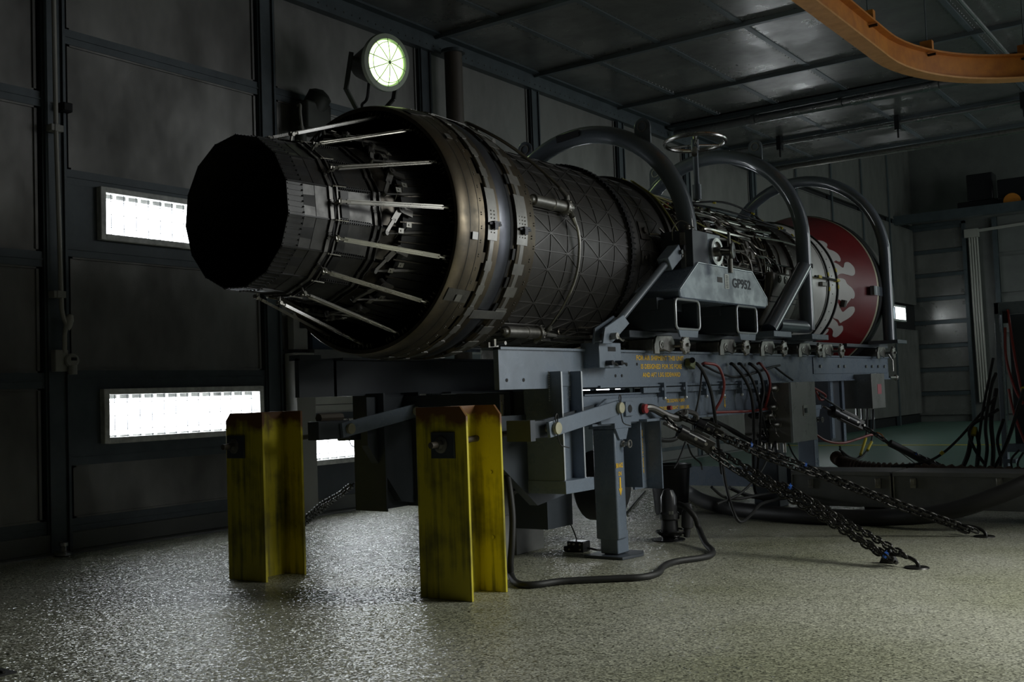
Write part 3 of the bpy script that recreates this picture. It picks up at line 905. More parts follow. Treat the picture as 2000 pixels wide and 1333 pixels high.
# external nozzle actuators and their flexible lines
for (a, y0) in ((15.5, 4.40), (-57, 4.47), (88, 4.42), (160, 4.42)):
    m = M().lathe([(0, .012), (.01, .02), (.03, .02), (.035, .030), (.20, .030), (.205, .034), (.225, .034), (.23, .030), (.31, .030), (.315, .040), (.335, .042), (.345, .042), (.35, .03), (.385, .026), (.39, .012)], cy(a, y0, 0.585), (0, 1, 0), 20, caps=True)
    ac = m.build('nozzle_actuator', 'zinc', eng)
    m = M()
    for k in range(10):
        t = k * 2 * PI / 10; c0 = cy(a, y0 + 0.33, 0.585)
        m.ball(c0 + Vector((0.040 * math.cos(t), 0.008, 0.040 * math.sin(t))), 0.007, 6)
    m.cyl(cy(a, y0 + .36, .585), cy(a + 6, y0 + .36, .60), 0.015, 10).cyl(cy(a - 6, y0 + .36, .60), cy(a, y0 + .36, .585), 0.016, 10)
    m.build('actuator_fitting', 'zinc', ac)
    M().box(-.001, .001, 0, .001, 0, .001) if False else None
    m = M(); patch(m, a - 3, a + 3, y0 - 0.02, y0 + 0.38, 0.548, 0.006, 3); m.build('actuator_mount', 'duct_rib', eng, bevel=.003)
flex = [[(10, 4.76, .60), (4, 4.82, .585), (-6, 4.85, .572), (-20, 4.86, .57), (-36, 4.85, .575), (-48, 4.83, .59), (-52, 4.82, .60)],
        [(21, 4.76, .60), (30, 4.72, .59), (44, 4.62, .59), (58, 4.5, .61), (75, 4.42, .64), (84, 4.78, .60)],
        [(-60, 4.84, .60), (-61, 5.0, .60), (-62, 5.2, .60), (-62, 5.5, .58)],
        [(-56, 4.84, .60), (-56, 5.0, .61), (-57, 5.2, .60), (-58, 5.5, .58)]]
for k, pts in enumerate(flex):
    pipe('flexible_line', pts, 0.0085, 'pipe_bright' if k != 1 else 'pipe_dull', sub=6)
    for (a, y, r) in (pts[0], pts[-1]):
        q = pts[1] if (a, y, r) == pts[0] else pts[-2]
        M().tube([cy(a, y, r), cy(a, y, r).lerp(cy(*q), 0.6)], [0.015, 0.011], 10).build('line_fitting', 'zinc', eng)
# duct fixtures just ahead of the bolted flange
m = M().obox(cy(13, 5.62, 0.556), er(13), et(13), (0, 1, 0), 0.008, 0.11, 0.10).cyl(cy(13, 5.62, .556), cy(13, 5.62, .575), .02, 12)
m.build('sensor_pad', 'engine_core', eng, bevel=.003)
m = M().obox(cy(-4, 5.60, 0.554), er(-4), et(-4), (0, 1, 0), 0.006, 0.085, 0.06).cyl(cy(-4, 5.60, .556), cy(-4, 5.60, .57), .012, 10)
m.build('access_pad', 'duct', eng, bevel=.006)
pipe('bright_tube', [(11, 5.66, .57), (10, 5.72, .60), (6, 5.80, .60), (-6, 5.84, .59), (-14, 5.85, .58)], 0.007, 'pipe_dull')
pipe('bright_tube', [(16, 5.80, .575), (6, 5.88, .60), (-6, 5.90, .59), (-14, 5.9, .58)], 0.007, 'pipe_bright')

# ------------------------------------------------------------------ intake bellmouth with painted flames
bm_ = thing('intake_bellmouth', 'white intake drum flaring to a red rim with painted pale flames', 'intake bellmouth', (0, 9.0, AZ))
lathe([(8.36, 0.50), (8.36, 0.553), (8.40, 0.560), (8.72, 0.565), (8.73, 0.572), (8.90, 0.572)], 96).build('drum', 'white_drum', bm_)
BP = [(8.90, 0.566), (9.00, 0.578), (9.12, 0.600), (9.25, 0.630), (9.38, 0.668), (9.47, 0.700), (9.52, 0.716)]


def bell_r(y):
    for (a, b) in zip(BP, BP[1:]):
        if y <= b[0]: return a[1] + (b[1] - a[1]) * (y - a[0]) / (b[0] - a[0])
    return BP[-1][1]


lathe(BP + [(9.535, 0.722)], 96).build('flared_cone', 'red_paint', bm_)
lathe([(9.535, 0.722), (9.545, 0.728), (9.56, 0.728)], 96).build('rim_edge', 'pin_cap', bm_)
lathe([(9.56, 0.728), (9.565, 0.735), (9.72, 0.735), (9.73, 0.722)], 96).build('rubber_seal', 'black_rubber', bm_)
lathe([(9.73, 0.722), (9.85, 0.705), (10.1, 0.675), (10.35, 0.63), (10.6, 0.56), (10.75, 0.48), (10.82, 0.38), (10.84, 0.02)], 72).build('screen_cover', 'khaki_cover', bm_)
for y in (8.70, 8.92):
    m = lathe([(y - .009, 0.572 if y < 8.8 else .568), (y - .009, 0.585), (y + .009, 0.585), (y + .009, 0.572)], 96)
    m.build('band_cable', 'black_rubber', bm_)
for (a, y) in ((8, 8.70), (-4, 8.70), (13, 8.92), (-1, 8.92)):
    m = M(); patch(m, a - 1.6, a + 1.6, y - .012, y + .012, 0.583, 0.006, 2); m.build('yellow_tape', 'yellow_tape', bm_)
m = M().tube([cy(4, 8.36, .59), cy(4, 8.5, .592), cy(4, 8.93, .592)], 0.009, 8)
m.build('cross_cable', 'black_rubber', bm_)
for y in (8.45, 8.88): M().obox(cy(4, y, .592), er(4), et(4), (0, 1, 0), .022, .022, .07).build('yellow_tape', 'yellow_tape', bm_)
M().obox(cy(-1, 8.56, .58), er(-1), et(-1), (0, 1, 0), .03, .035, .10).build('drum_bracket', 'grey_tank', bm_, bevel=.004)
for (a, y) in ((-14, 9.04),):
    M().obox(cy(a, y, bell_r(y) + .012), er(a), et(a), (0, 1, 0), .04, .06, .05).build('cone_bracket', 'khaki_cover', bm_, bevel=.004)
m = M()
for i in range(48): m.ball(cy(i * 7.5, 8.81, .5725), 0.0055, 6)
m.build('rivet', 'khaki_cover', bm_, kind='stuff')


def flame(pts):
    """closed outline in (angle, y) drawn on the flared cone"""
    P = smooth([Vector((a, y * 100, 0)) for a, y in pts], 5, True)
    me = bmesh.new()
    vs = [me.verts.new(p) for p in P]
    f = me.faces.new(vs)
    r = bmesh.ops.triangulate(me, faces=[f])
    bmesh.ops.subdivide_edges(me, edges=me.edges[:], cuts=2, use_grid_fill=True)
    bmesh.ops.triangulate(me, faces=me.faces[:])
    m = M()
    me.verts.ensure_lookup_table()
    idx = {v: i for i, v in enumerate(me.verts)}
    m.v = [cy(v.co.x, v.co.y / 100, bell_r(min(max(v.co.y / 100, 8.90), 9.52)) + 0.0022) for v in me.verts]
    m.f = [tuple(idx[v] for v in fc.verts) for fc in me.faces]
    me.free()
    return m.build('painted_flame', 'flame_white', bm_)


flame([(43.829, 8.94), (44.211, 9.04), (40.346, 9.072), (36.926, 9.024), (37.011, 8.968), (36.196, 8.92), (32.045, 8.912), (33.775, 9.028), (29.989, 9.112), (24.566, 9.12), (21.531, 9.08), (22.828, 9.028), (25.86, 9.004), (28.242, 8.96), (29.421, 8.904), (20.901, 8.932), (20.785, 8.896), (27.721, 8.864)])
flame([(19.836, 8.948), (19.968, 9.016), (16.088, 9.092), (20.415, 9.152), (20.621, 9.224), (16.422, 9.268), (11.358, 9.256), (9.324, 9.204), (10.248, 9.12), (10.919, 9.04), (9.316, 8.968), (6.457, 8.924)])
flame([(4.884, 8.928), (6.76, 8.992), (5.966, 9.072), (2.487, 9.104), (-0.756, 9.176), (-4.495, 9.216), (-8.428, 9.212), (-8.87, 9.172), (-4.933, 9.132), (-0.352, 9.08), (0.162, 9.032), (-2.77, 8.964), (-4.597, 9.008), (-8.234, 9.084), (-12.086, 9.116), (-16.199, 9.108), (-15.613, 9.056), (-11.879, 9.0), (-10.272, 8.928), (-4.171, 8.9)])
flame([(-12.478, 8.912), (-14.221, 8.964), (-18.94, 9.036), (-20.82, 9.084), (-18.091, 9.128), (-15.912, 9.168), (-15.354, 9.232), (-18.412, 9.256), (-22.673, 9.232), (-26.394, 9.18), (-28.567, 9.14), (-30.301, 9.112), (-27.969, 9.052), (-26.777, 8.956), (-19.939, 8.916)])
flame([(-27.244, 8.9), (-28.659, 8.996), (-30.658, 9.068), (-32.958, 9.112), (-32.165, 9.164), (-35.474, 9.208), (-40.322, 9.204), (-43.069, 9.176), (-42.618, 9.12), (-38.771, 9.08), (-36.54, 9.02), (-36.87, 8.944), (-39.826, 8.912), (-33.765, 8.88)])
flame([(-41.224, 8.908), (-37.753, 8.98), (-39.933, 9.008), (-43.912, 9.004), (-47.143, 9.016), (-48.253, 9.0), (-45.439, 8.896)])

# ------------------------------------------------------------------ transport trailer
tr = thing('transport_trailer', 'blue-grey steel engine transport trailer with stencilled yellow lettering, standing on jacks', 'trailer', (0, 7.2, 0))
for s in (1, -1):
    mi = s < 0
    # main rail: channel with flanges
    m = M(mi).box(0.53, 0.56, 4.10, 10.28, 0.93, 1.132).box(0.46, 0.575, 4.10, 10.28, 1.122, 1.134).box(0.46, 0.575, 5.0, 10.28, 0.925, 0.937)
    m.build('main_rail', 'blue_grey_paint' if s > 0 else 'dark_and_shaded_blue', tr)  # far rail: same paint, its shade put into a darker colour
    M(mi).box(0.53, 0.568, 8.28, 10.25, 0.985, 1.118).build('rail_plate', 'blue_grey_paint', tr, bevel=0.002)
    for (y, z) in ((4.16, .975), (4.30, .975), (5.32, 1.055), (5.44, 1.055), (5.19, .99), (5.26, .99)):
        M(mi).cyl((0.555, y, z), (0.5625, y, z), 0.009, 10).build('bolt_hole', 'dark_gap', tr)
    for y in (8.42, 8.86, 9.0, 9.58, 9.75, 9.93, 10.12): M(mi).cyl((0.565, y, 1.045), (0.580, y, 1.045), 0.014, 6).build('rail_bolt', 'zinc', tr)
    # H-section legs welded on the outside of the rail
    for (y0, sc_) in ((4.49, 1), (9.1, 0)):
        if not sc_: continue
        if mi:
            M(mi).box(0.40, 0.63, 4.34, 4.352, 0.30, 0.94).box(0.40, 0.63, 4.63, 4.642, 0.30, 0.94).box(0.50, 0.53, 4.352, 4.63, 0.30, 0.93).build('column', 'dark_and_shaded_blue', tr)  # far column coloured darker than the near one, as painted shade
            continue
        m = M(mi).box(0.40, 0.63, y0 + 0.035, y0 + 0.047, 0.46, 1.015).box(0.40, 0.63, y0 + 0.225, y0 + 0.237, 0.46, 1.015).box(0.53, 0.562, y0 + 0.047, y0 + 0.225, 0.46, 0.94).box(0.562, 0.568, y0 + 0.047, y0 + 0.225, 0.94, 1.0)
        m.build('column', 'blue_grey_paint', tr)
        M(mi).box(0.38, 0.64, y0 + 0.03, y0 + 0.30, 0.40, 0.465).build('column_foot', 'blue_grey_paint', tr, bevel=.002)
        m = M(mi)
        for yy in (y0 + 0.030, y0 + 0.220):
            for k in range(14): m.ball((0.562, yy, 0.87 + k * 0.011), 0.0055, 5)
        m.build('weld_bead', 'edge_steel', tr)
        m = M(mi).box(0.628, 0.632, y0 + 0.035, y0 + 0.047, 0.47, 1.012).box(0.628, 0.632, y0 + 0.225, y0 + 0.237, 0.47, 1.012)
        m.build('worn_edge', 'edge_steel', tr)
    # lower side beam
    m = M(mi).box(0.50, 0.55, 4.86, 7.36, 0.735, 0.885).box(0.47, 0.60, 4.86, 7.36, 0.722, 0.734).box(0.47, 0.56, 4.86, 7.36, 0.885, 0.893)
    m.build('lower_beam', 'blue_grey_paint' if s > 0 else 'dark_and_shaded_blue', tr)  # shade of the far beam is carried by the darker colour
    # conduit-like clamp strip between rail and beam with its clamps
    m = M(mi).box(0.552, 0.575, 5.48, 7.32, 0.888, 0.918)
    m.build('clamp_strip', 'blue_grey_paint', tr)
    for y in (5.70, 5.98, 6.27, 6.53, 6.82, 7.10, 7.27):
        m = M(mi).box(0.56, 0.60, y - 0.012, y + 0.012, 0.86, 0.945).box(0.56, 0.596, y - 0.03, y + 0.03, 0.90, 0.916)
        cl = m.build('strip_clamp', 'blue_grey_paint', tr)
        M(mi).ball((0.592, y, 0.852), 0.013, 10).build('clamp_ball', 'edge_steel', cl)
    # gusseted plate carrying the link pin and the tow shackle
    m = M(mi).prism([(0.60, 4.92, 0.73), (0.60, 5.56, 0.73), (0.60, 5.56, 0.865), (0.60, 4.99, 0.865), (0.60, 4.90, 0.83)], (0.02, 0, 0))
    m.build('pin_plate', 'blue_grey_paint', tr, bevel=.002)
    m = M(mi).box(0.62, 0.635, 5.16, 5.25, 0.765, 0.845)
    m.build('slot_plate', 'blue_grey_paint', tr, bevel=.002)
    M(mi).lathe([(0, .022), (.002, .022)], (0.635, 5.205, 0.805), (1, 0, 0), 16, caps=True).build('slot_hole', 'dark_gap', tr)
    # link bar with two big pins
    a = Vector((0.68, 4.37, 0.735)); b = Vector((0.68, 4.99, 0.815))
    u = (b - a).normalized()
    lk = M(mi).beam(a - u * 0.05, b + u * 0.035, 0.018, 0.078, (1, 0, 0)).build('link_bar', 'blue_grey_paint' if s > 0 else 'dark_and_shaded_blue', tr, bevel=.003)  # far bar gets the shaded colour of the same paint
    for p in (a, b):
        m = M(mi).cyl(p - Vector((0.10, 0, 0)), p + Vector((0.012, 0, 0)), 0.018, 14).lathe([(0, .028), (.012, .031), (.020, .029), (.021, .0)], p + Vector((.010, 0, 0)), (1, 0, 0), 22)
        m.build('link_pin', 'pin_cap', tr)
        pp = p + Vector((0.02, 0, 0))
        m = M(mi).tube([pp + Vector((0, .0, -.03)), pp + Vector((0, .01, -.06)), pp + Vector((.0, .03, -.085)), pp + Vector((0, .10, -.10))], 0.003, 5, sub=4)
        m.build('pin_lanyard', 'black_rubber', tr)
        m = M(mi).tube([pp + Vector((0, -.008, .03)), pp + Vector((0, -.012, .055)), pp + Vector((0, 0, .07)), pp + Vector((0, .008, .055)), pp + Vector((0, .004, .03))], 0.003, 5, sub=3)
        m.build('pin_loop', 'black_rubber', tr)
    # second, inner link arm and clevis block at the outer pin
    m = M(mi).box(0.54, 0.64, 4.22, 4.40, 0.69, 0.775)
    m.build('clevis_block', 'dark_and_shaded_blue', tr, bevel=.004)
    if s > 0:
        M().beam((0.585, 4.37, 0.735), (0.585, 4.90, 0.80), 0.016, 0.07, (1, 0, 0)).build('inner_link_bar', 'dark_and_shaded_blue', tr)
    else:
        ia = Vector((-0.37, 4.033, 0.761)); ib = Vector((-0.37, 4.558, 0.836)); iu = (ib - ia).normalized()
        M().beam(ia - iu * .05, ib + iu * .04, 0.018, 0.075, (1, 0, 0)).build('inner_link_bar', 'blue_grey_paint', tr)
        for ip in (ia, ib): M().lathe([(0, .026), (.012, .029), (.018, .027), (.019, 0)], ip + Vector((.009, 0, 0)), (1, 0, 0), 20).cyl(ip - Vector((.2, 0, 0)), ip, .016, 10).build('link_pin', 'pin_cap', tr)
        M().box(-.46, -.38, ia.y - .20, ia.y + .02, ia.z - .05, ia.z + .045).build('clevis_block', 'dark_and_shaded_blue', tr, bevel=.004)
        M().cyl((-.44, ia.y - .14, ia.z + .06), (-.44, ia.y + .02, ia.z + .06), .024, 8).build('rod_nut', 'brown_pipe', tr)
    # diagonal gusset of the suspension and deep dark side panels
    m = M(mi).prism([(0.36, 3.98, 0.78), (0.36, 4.20, 0.80), (0.36, 4.55, 0.80), (0.36, 4.86, 0.62), (0.36, 4.86, 0.36), (0.36, 4.60, 0.33)], (0.05, 0, 0)) if s > 0 else M().prism([(-0.45, 4.26, 0.92), (-0.45, 5.2, 0.92), (-0.45, 5.2, 0.27), (-0.45, 4.76, 0.296), (-0.45, 4.52, 0.337), (-0.45, 4.26, 0.66)], (-0.05, 0, 0))
    m.build('suspension_plate', 'dark_and_shaded_blue', tr)
# cross members
for (y, z0, z1, x) in ((4.56, 0.78, 0.92, .53), (6.2, 0.74, 0.88, .5), (7.3, 0.74, 0.92, .5), (8.6, 0.94, 1.05, .53), (10.2, 0.94, 1.12, .53)):
    M().box(-x, x, y, y + 0.08, z0, z1).build('cross_member', 'dark_and_shaded_blue', tr)
# tie-down bracket, channel pair with stencil
m = M().box(0.50, 0.62, 5.34, 5.352, 0.36, 0.735).box(0.55, 0.562, 5.352, 5.50, 0.345, 0.735).box(0.50, 0.66, 5.50, 5.512, 0.34, 0.735).box(0.48, 0.67, 5.33, 5.56, 0.728, 0.742)
m.build('tie_down_bracket', 'blue_grey_paint', tr)
text('stencil', 'TIE DOWN POINT', (0.5635, 5.452, 0.555), (0, 0, -1), (0, 1, 0), 0.028, 'stencil_yellow', tr, width=0.25)
text('stencil', 'CROSS WEIGHT', (0.5635, 5.405, 0.575), (0, 0, -1), (0, 1, 0), 0.024, 'stencil_yellow', tr, width=0.22)
# near and far jack legs
for (x, y, s) in ((0.55, 5.16, 1), (-0.62, 5.16, -1), (0.42, 8.55, 1)):
    j = M()
    j.prism([(x - .085, y - .085, .10), (x + .055, y - .085, .10), (x + .055, y - .0, .10), (x + .02, y + .07, .10), (x - .085, y + .07, .10)], (0, 0, 0.60))
    jo = j.build('jack_leg', 'blue_grey_paint', tr, bevel=0.008)
    m = M().box(x - .07, x + .04, y - .07, y + .05, 0.02, 0.14)
    m.build('jack_inner_tube', 'blue_grey_paint', jo, bevel=.006)
    m = M().prism([(x - .14, y - .13, 0.0), (x + .10, y - .13, 0.0), (x + .13, y + .05, 0), (x + .08, y + .14, 0), (x - .13, y + .14, 0)], (0, 0, 0.016))
    m.build('jack_foot', 'dark_and_shaded_blue', jo, bevel=.003)
    m = M().box(x - .10, x + .07, y - .10, y + .08, .70, .735)
    m.build('jack_cap', 'blue_grey_paint', jo, bevel=.003)
    m = M().prism([(x + .056, y - .09, .70), (x + .056, y + .05, .70), (x + .056, y + .02, .64), (x + .056, y - .05, .64)], (.012, 0, 0))
    m.build('jack_gusset', 'blue_grey_paint', jo)
    m = M().cyl((x + .04, y - .01, .615), (x + .10, y - .01, .615), .011, 10).cyl((x + .055, y - .01, .615), (x + .068, y - .01, .615), .018, 12)
    m.tube([(x + .10, y + .02 * math.cos(t), .615 + .02 * math.sin(t)) for t in [k * PI / 6 for k in range(12)]], .004, 6, closed=True)
    m.build('locking_pin', 'zinc', jo)
jx = 0.6065
text('stencil', 'BRAKE', (jx, 5.115, .50), (0, 1, 0), (0, 0, 1), .026, 'stencil_yellow', tr, width=.074)
text('stencil', 'ON', (jx, 5.115, .455), (0, 1, 0), (0, 0, 1), .024, 'stencil_yellow', tr, width=.034)
M().prism([(jx - .003, 5.107, .435), (jx - .003, 5.123, .435), (jx - .003, 5.123, .375), (jx - .003, 5.134, .375), (jx - .003, 5.115, .335), (jx - .003, 5.096, .375), (jx - .003, 5.107, .375)], (.0038, 0, 0)).build('stencil_arrow', 'stencil_yellow', tr)
text('stencil', 'FOR AIR SHIPMENT THIS UNIT', (0.5615, 5.735, 1.092), (0, 1, 0), (0, 0, 1), .029, 'stencil_yellow', tr, width=.60)
text('stencil', 'IS DESIGNED FOR 3G FORE', (0.5615, 5.745, 1.042), (0, 1, 0), (0, 0, 1), .029, 'stencil_yellow', tr, width=.52)
text('stencil', 'AND AFT 1.5G SIDEWARD', (0.5615, 5.74, .993), (0, 1, 0), (0, 0, 1), .027, 'stencil_yellow', tr, width=.48)
text('stencil', 'TIE DOWN POINT', (0.5515, 5.925, .835), (0, 1, 0), (0, 0, 1), .022, 'stencil_yellow', tr, width=.25)
text('stencil', 'GROSS WEIGHT 1000 LBS', (0.5515, 5.90, .792), (0, 1, 0), (0, 0, 1), .021, 'stencil_yellow', tr, width=.40)
text('stencil', 'CG', (0.5515, 6.63, .845), (0, 1, 0), (0, 0, 1), .022, 'stencil_yellow', tr, width=.035)
M().prism([(.5505, 6.625, .828), (.5505, 6.635, .828), (.5505, 6.635, .79), (.5505, 6.647, .79), (.5505, 6.63, .768), (.5505, 6.613, .79), (.5505, 6.625, .79)], (.0012, 0, 0)).build('stencil_arrow', 'stencil_yellow', tr)
# bracket on top of the rail holding the cradle brace
m = M().box(0.545, 0.66, 4.86, 5.09, 1.03, 1.165)
br = m.build('brace_bracket', 'blue_grey_paint', tr, bevel=.004)
M().box(0.6555, 0.6615, 4.95, 5.03, 1.118, 1.142).build('bracket_slot', 'dark_gap', br)
for y in (4.93, 5.03):
    M().cyl((0.655, y, 1.055), (0.70, y, 1.055), 0.014, 10).tube([(0.69, y + .014, 1.055), (0.70, y + .035, 1.05), (.70, y + .045, 1.04)], .006, 6).build('bracket_bolt', 'black_gloss', br)
# roller brackets along the rail top
for (y0, y1) in ((5.53, 5.90), (6.42, 6.81), (7.09, 7.50), (7.81, 8.21), (8.32, 8.72), (9.74, 10.2)):
    ya = y0; w = min(y1 - y0, .36)
    for s in (1, -1):
        mi = s < 0
        pts = [(0.62, ya, 1.112)] + [(0.62, ya + .0, 1.17)] + [(0.62, ya + .01 + .035 * (1 - math.cos(t)), 1.17 + .05 * math.sin(t)) for t in (0.3, 0.8, 1.3)] + [(0.62, ya + w * .62, 1.222), (0.62, ya + w * .70, 1.19), (.62, ya + w * .70, 1.14), (.62, ya + w * .55, 1.122), (.62, ya + w * .3, 1.14), (.62, ya + .06, 1.14), (.62, ya + .06, 1.112)]
        rb = M(mi).prism(pts, (0.012, 0, 0)).box(0.46, 0.62, ya, ya + w * .66, 1.134, 1.20).build('roller_bracket', 'zinc', tr, bevel=.003)
        M(mi).lathe([(0, .026), (.004, .026), (.005, .016), (.002, .014), (.002, .008), (.008, .008), (.008, 0)], (0.632, ya + .085, 1.165), (1, 0, 0), 20).build('roller_hub', 'zinc', rb)
        m = M(mi)
        c = Vector((0.655, ya + w * .78, 1.165))
        m.lathe([(0, .012), (.02, .016), (.022, .048), (.034, .052), (.042, .046), (.045, .012), (.06, .010), (.06, 0)], c - Vector((.0, 0, 0)), (1, 0, 0), 24)
        for k in range(7):
            t = k * 2 * PI / 7
            m.ball(c + Vector((.032, .047 * math.cos(t), .047 * math.sin(t))), .014, 8)
        m.cyl((0.60, c.y, c.z), (0.70, c.y, c.z), .011, 10)
        m.build('star_knob', 'zinc', rb)
# end fittings
m = M().cyl((.54, 10.22, 1.135), (.54, 10.22, 1.19), .012, 10).cyl((.56, 10.30, .94), (.56, 10.50, .94), .016, 10).ball((.56, 10.5, .94), .03, 10).tube([(.57, 10.27, 1.16), (.60, 10.29, 1.10), (.60, 10.29, 1.0)], .008, 6)
m.build('end_latch', 'zinc', tr)
m = M().box(.44, .49, 4.12, 4.20, 1.135, 1.16).cyl((.50, 4.15, 1.14), (.50, 4.15, 1.175), .012, 8).cyl((.47, 4.19, 1.155), (.54, 4.19, 1.155), .010, 8)
m.build('end_clamp', 'zinc', tr)
M(True).box(.52, .60, 3.85, 4.0, 1.12, 1.15).build('end_clamp', 'dark_and_shaded_blue', tr)
M(True).box(.53, .56, 3.85, 4.12, 0.93, 1.132).build('rail_extension', 'dark_and_shaded_blue', tr)
# fore support tower below the front of the rail
M().box(0.30, 0.50, 8.80, 9.12, 0.42, 0.93).build('front_tower', 'dark_and_shaded_blue', tr, bevel=.004)
M().box(0.50, 0.52, 8.78, 8.84, 0.45, 0.93).box(0.50, 0.52, 9.06, 9.12, 0.40, 0.93).build('front_tower_flange', 'blue_grey_paint', tr)
M().box(0.30, 0.50, 7.62, 7.80, 0.0, 0.72).build('front_leg', 'dark_and_shaded_blue', tr, bevel=.01)
# horizontal beam near the floor behind the bucket
M().box(-0.60, 0.52, 7.82, 7.88, 0.135, 0.285).build('low_beam', 'blue_grey_paint', tr)
# rear axle box, brake drum and the bright tread plate between the legs
M().box(-0.36, 0.30, 4.85, 5.10, 0.17, 0.365).build('axle_box', 'dark_and_shaded_blue', tr)
M().box(-0.38, 0.32, 4.83, 5.14, 0.366, 0.372).build('tread_plate', 'brushed', tr)
m = M().lathe([(0, .0), (0, .19), (.02, .21), (.16, .21), (.18, .19), (.18, 0)], (0.10, 5.62, 0.34), (1, 0, 0), 28)
m.build('wheel', 'black_rubber', tr)
m = M().lathe([(0, .0), (0, .19), (.02, .21), (.16, .21), (.18, .19), (.18, 0)], (-0.36, 5.62, 0.34), (1, 0, 0), 28)
m.build('wheel', 'black_rubber', tr)
# tow shackle with red pin
m = M().cyl((0.58, 5.36, .80), (0.635, 5.36, .80), .032, 16)
m.build('shackle_boss', 'dark_gap', tr)
M().cyl((0.635, 5.36, .80), (0.655, 5.36, .80), .026, 16).build('red_pin', 'red_cap', tr)
M().tube([(0.63, 5.365, .805), (0.655, 5.43, .80), (0.69, 5.53, .755), (0.71, 5.62, .735), (0.71, 5.71, .745), (.70, 5.74, .77)], [.022, .022, .019, .018, .018, .02] , 10, sub=4).build('shackle_bow', 'crank_steel', tr)
M().cyl((0.61, 5.70, .795), (0.635, 5.70, .795), .013, 12).build('red_pin', 'red_cap', tr)
M().tube([(0.63, 5.68, .72), (0.66, 5.72, .755), (0.68, 5.80, .77), (0.69, 5.90, .75), (.69, 5.92, .72)], .015, 8, sub=4).build('shackle_bow', 'crank_steel', tr)

# ------------------------------------------------------------------ cradles and hoops
cr = thing('rear_cradle', 'blue-grey plate cradle marked GP952 with a tall tubular hoop, beside the engine middle', 'cradle', (0, 5.9, 1.2))


def hoop(par, Y, zc, R, r, legs=0, lugs=()):
    pts = []
    if legs: pts.append((R, Y, zc - legs))
    for k in range(33):
        t = PI * k / 32
        pts.append((R * math.cos(t), Y, zc + R * math.sin(t)))
    if legs: pts.append((-R, Y, zc - legs))
    h = M().tube(pts, r, 24).build('hoop_tube', 'hoop_paint', par)
    for a in lugs:
        t = math.radians(a); c = Vector((R * math.cos(t), Y, zc + R * math.sin(t)))
        base = c.z - .03
        P = []
        for k in range(9):
            q = PI * k / 8
            P.append((c.x + .055 * math.cos(q), Y - .008, c.z + .135 + .055 * math.sin(q)))
        P += [(c.x - .055, Y - .008, base), (c.x + .055, Y - .008, base)]
        lu = M().prism(P, (0, .016, 0)).build('lifting_lug', 'hoop_paint', par, bevel=.002)
        M().lathe([(0, .026), (.024, .026), (.024, .034), (0, .034), (0, .026)], (c.x, Y - .012, c.z + .135), (0, 1, 0), 20).build('lug_ring', 'zinc', lu)
    return h


hoop(cr, 5.85, 1.83, 0.72, 0.056, 0.0, (52, 128))
M().lathe([(0, .057), (.12, .057)], (0, 0, 0), (1, 0, 0), 4) if False else None
m = M()
for k in range(5):
    pass
lab = M().obox((-0.07, 5.792, 2.551), (1, 0, .10), (0, 1, 0), (-.10, 0, 1), .17, .006, .045)
lab.build('dark_label', 'dark_gap', cr)
# post block at the foot of the hoop
m = M().box(0.58, 0.79, 5.76, 5.97, 1.55, 1.845)
m.build('post_block', 'dark_and_shaded_blue', cr, bevel=.004)
m = M().box(0.60, 0.785, 5.972, 6.16, 1.60, 1.845)
tb = m.build('trunnion_block', 'blue_grey_paint', cr, bevel=.004)
m = M().lathe([(0, .085), (.02, .085), (.022, .062), (.006, .060), (.006, .03), (.05, .03), (.05, 0)], (0.785, 6.07, 1.735), (1, 0, 0), 28)
m.build('trunnion_bearing', 'stainless', tb)
m = M().cyl((0.79, 6.07, 1.735), (0.885, 6.10, 1.735), .028, 16)
m.build('trunnion_pin', 'black_gloss', tb)
m = M().lathe([(0, .048), (.012, .048), (.014, .012), (.008, .008), (.008, 0)], (0.885, 6.10, 1.735), (1, 0.2, 0), 24)
m.build('pin_washer', 'brushed', tb)
m = M().cyl((0.87, 6.10, 1.60), (0.87, 6.10, 1.85), .009, 10).cyl((0.87, 6.10, 1.60), (.87, 6.10, 1.685), .016, 10).tube([(0.86, 5.98, 1.735), (0.93, 6.18, 1.735)], .005, 6)
m.build('handle_bar', 'zinc', tb)
m = M().box(0.715, 0.745, 5.745, 5.762, 1.60, 1.83).cyl((.73, 5.745, 1.70), (.73, 5.70, 1.70), .012, 8).tube([(.73 + .016 * math.cos(t), 5.71, 1.685 + .016 * math.sin(t)) for t in [k * PI / 5 for k in range(10)]], .004, 5, closed=True)
m.build('latch_strip', 'zinc', cr)
m = M().tube([(0.66, 5.76, 1.79), (0.67, 5.75, 1.86), (0.72, 5.75, 1.90), (0.78, 5.75, 1.87), (.80, 5.75, 1.85)], .004, 6, sub=5).cyl((.76, 5.77, 1.845), (.76, 5.77, 1.875), .016, 8).tube([(.74, 5.76, 1.87), (.80, 5.77, 1.85)], .004, 5)
m.build('safety_pin', 'zinc', cr)
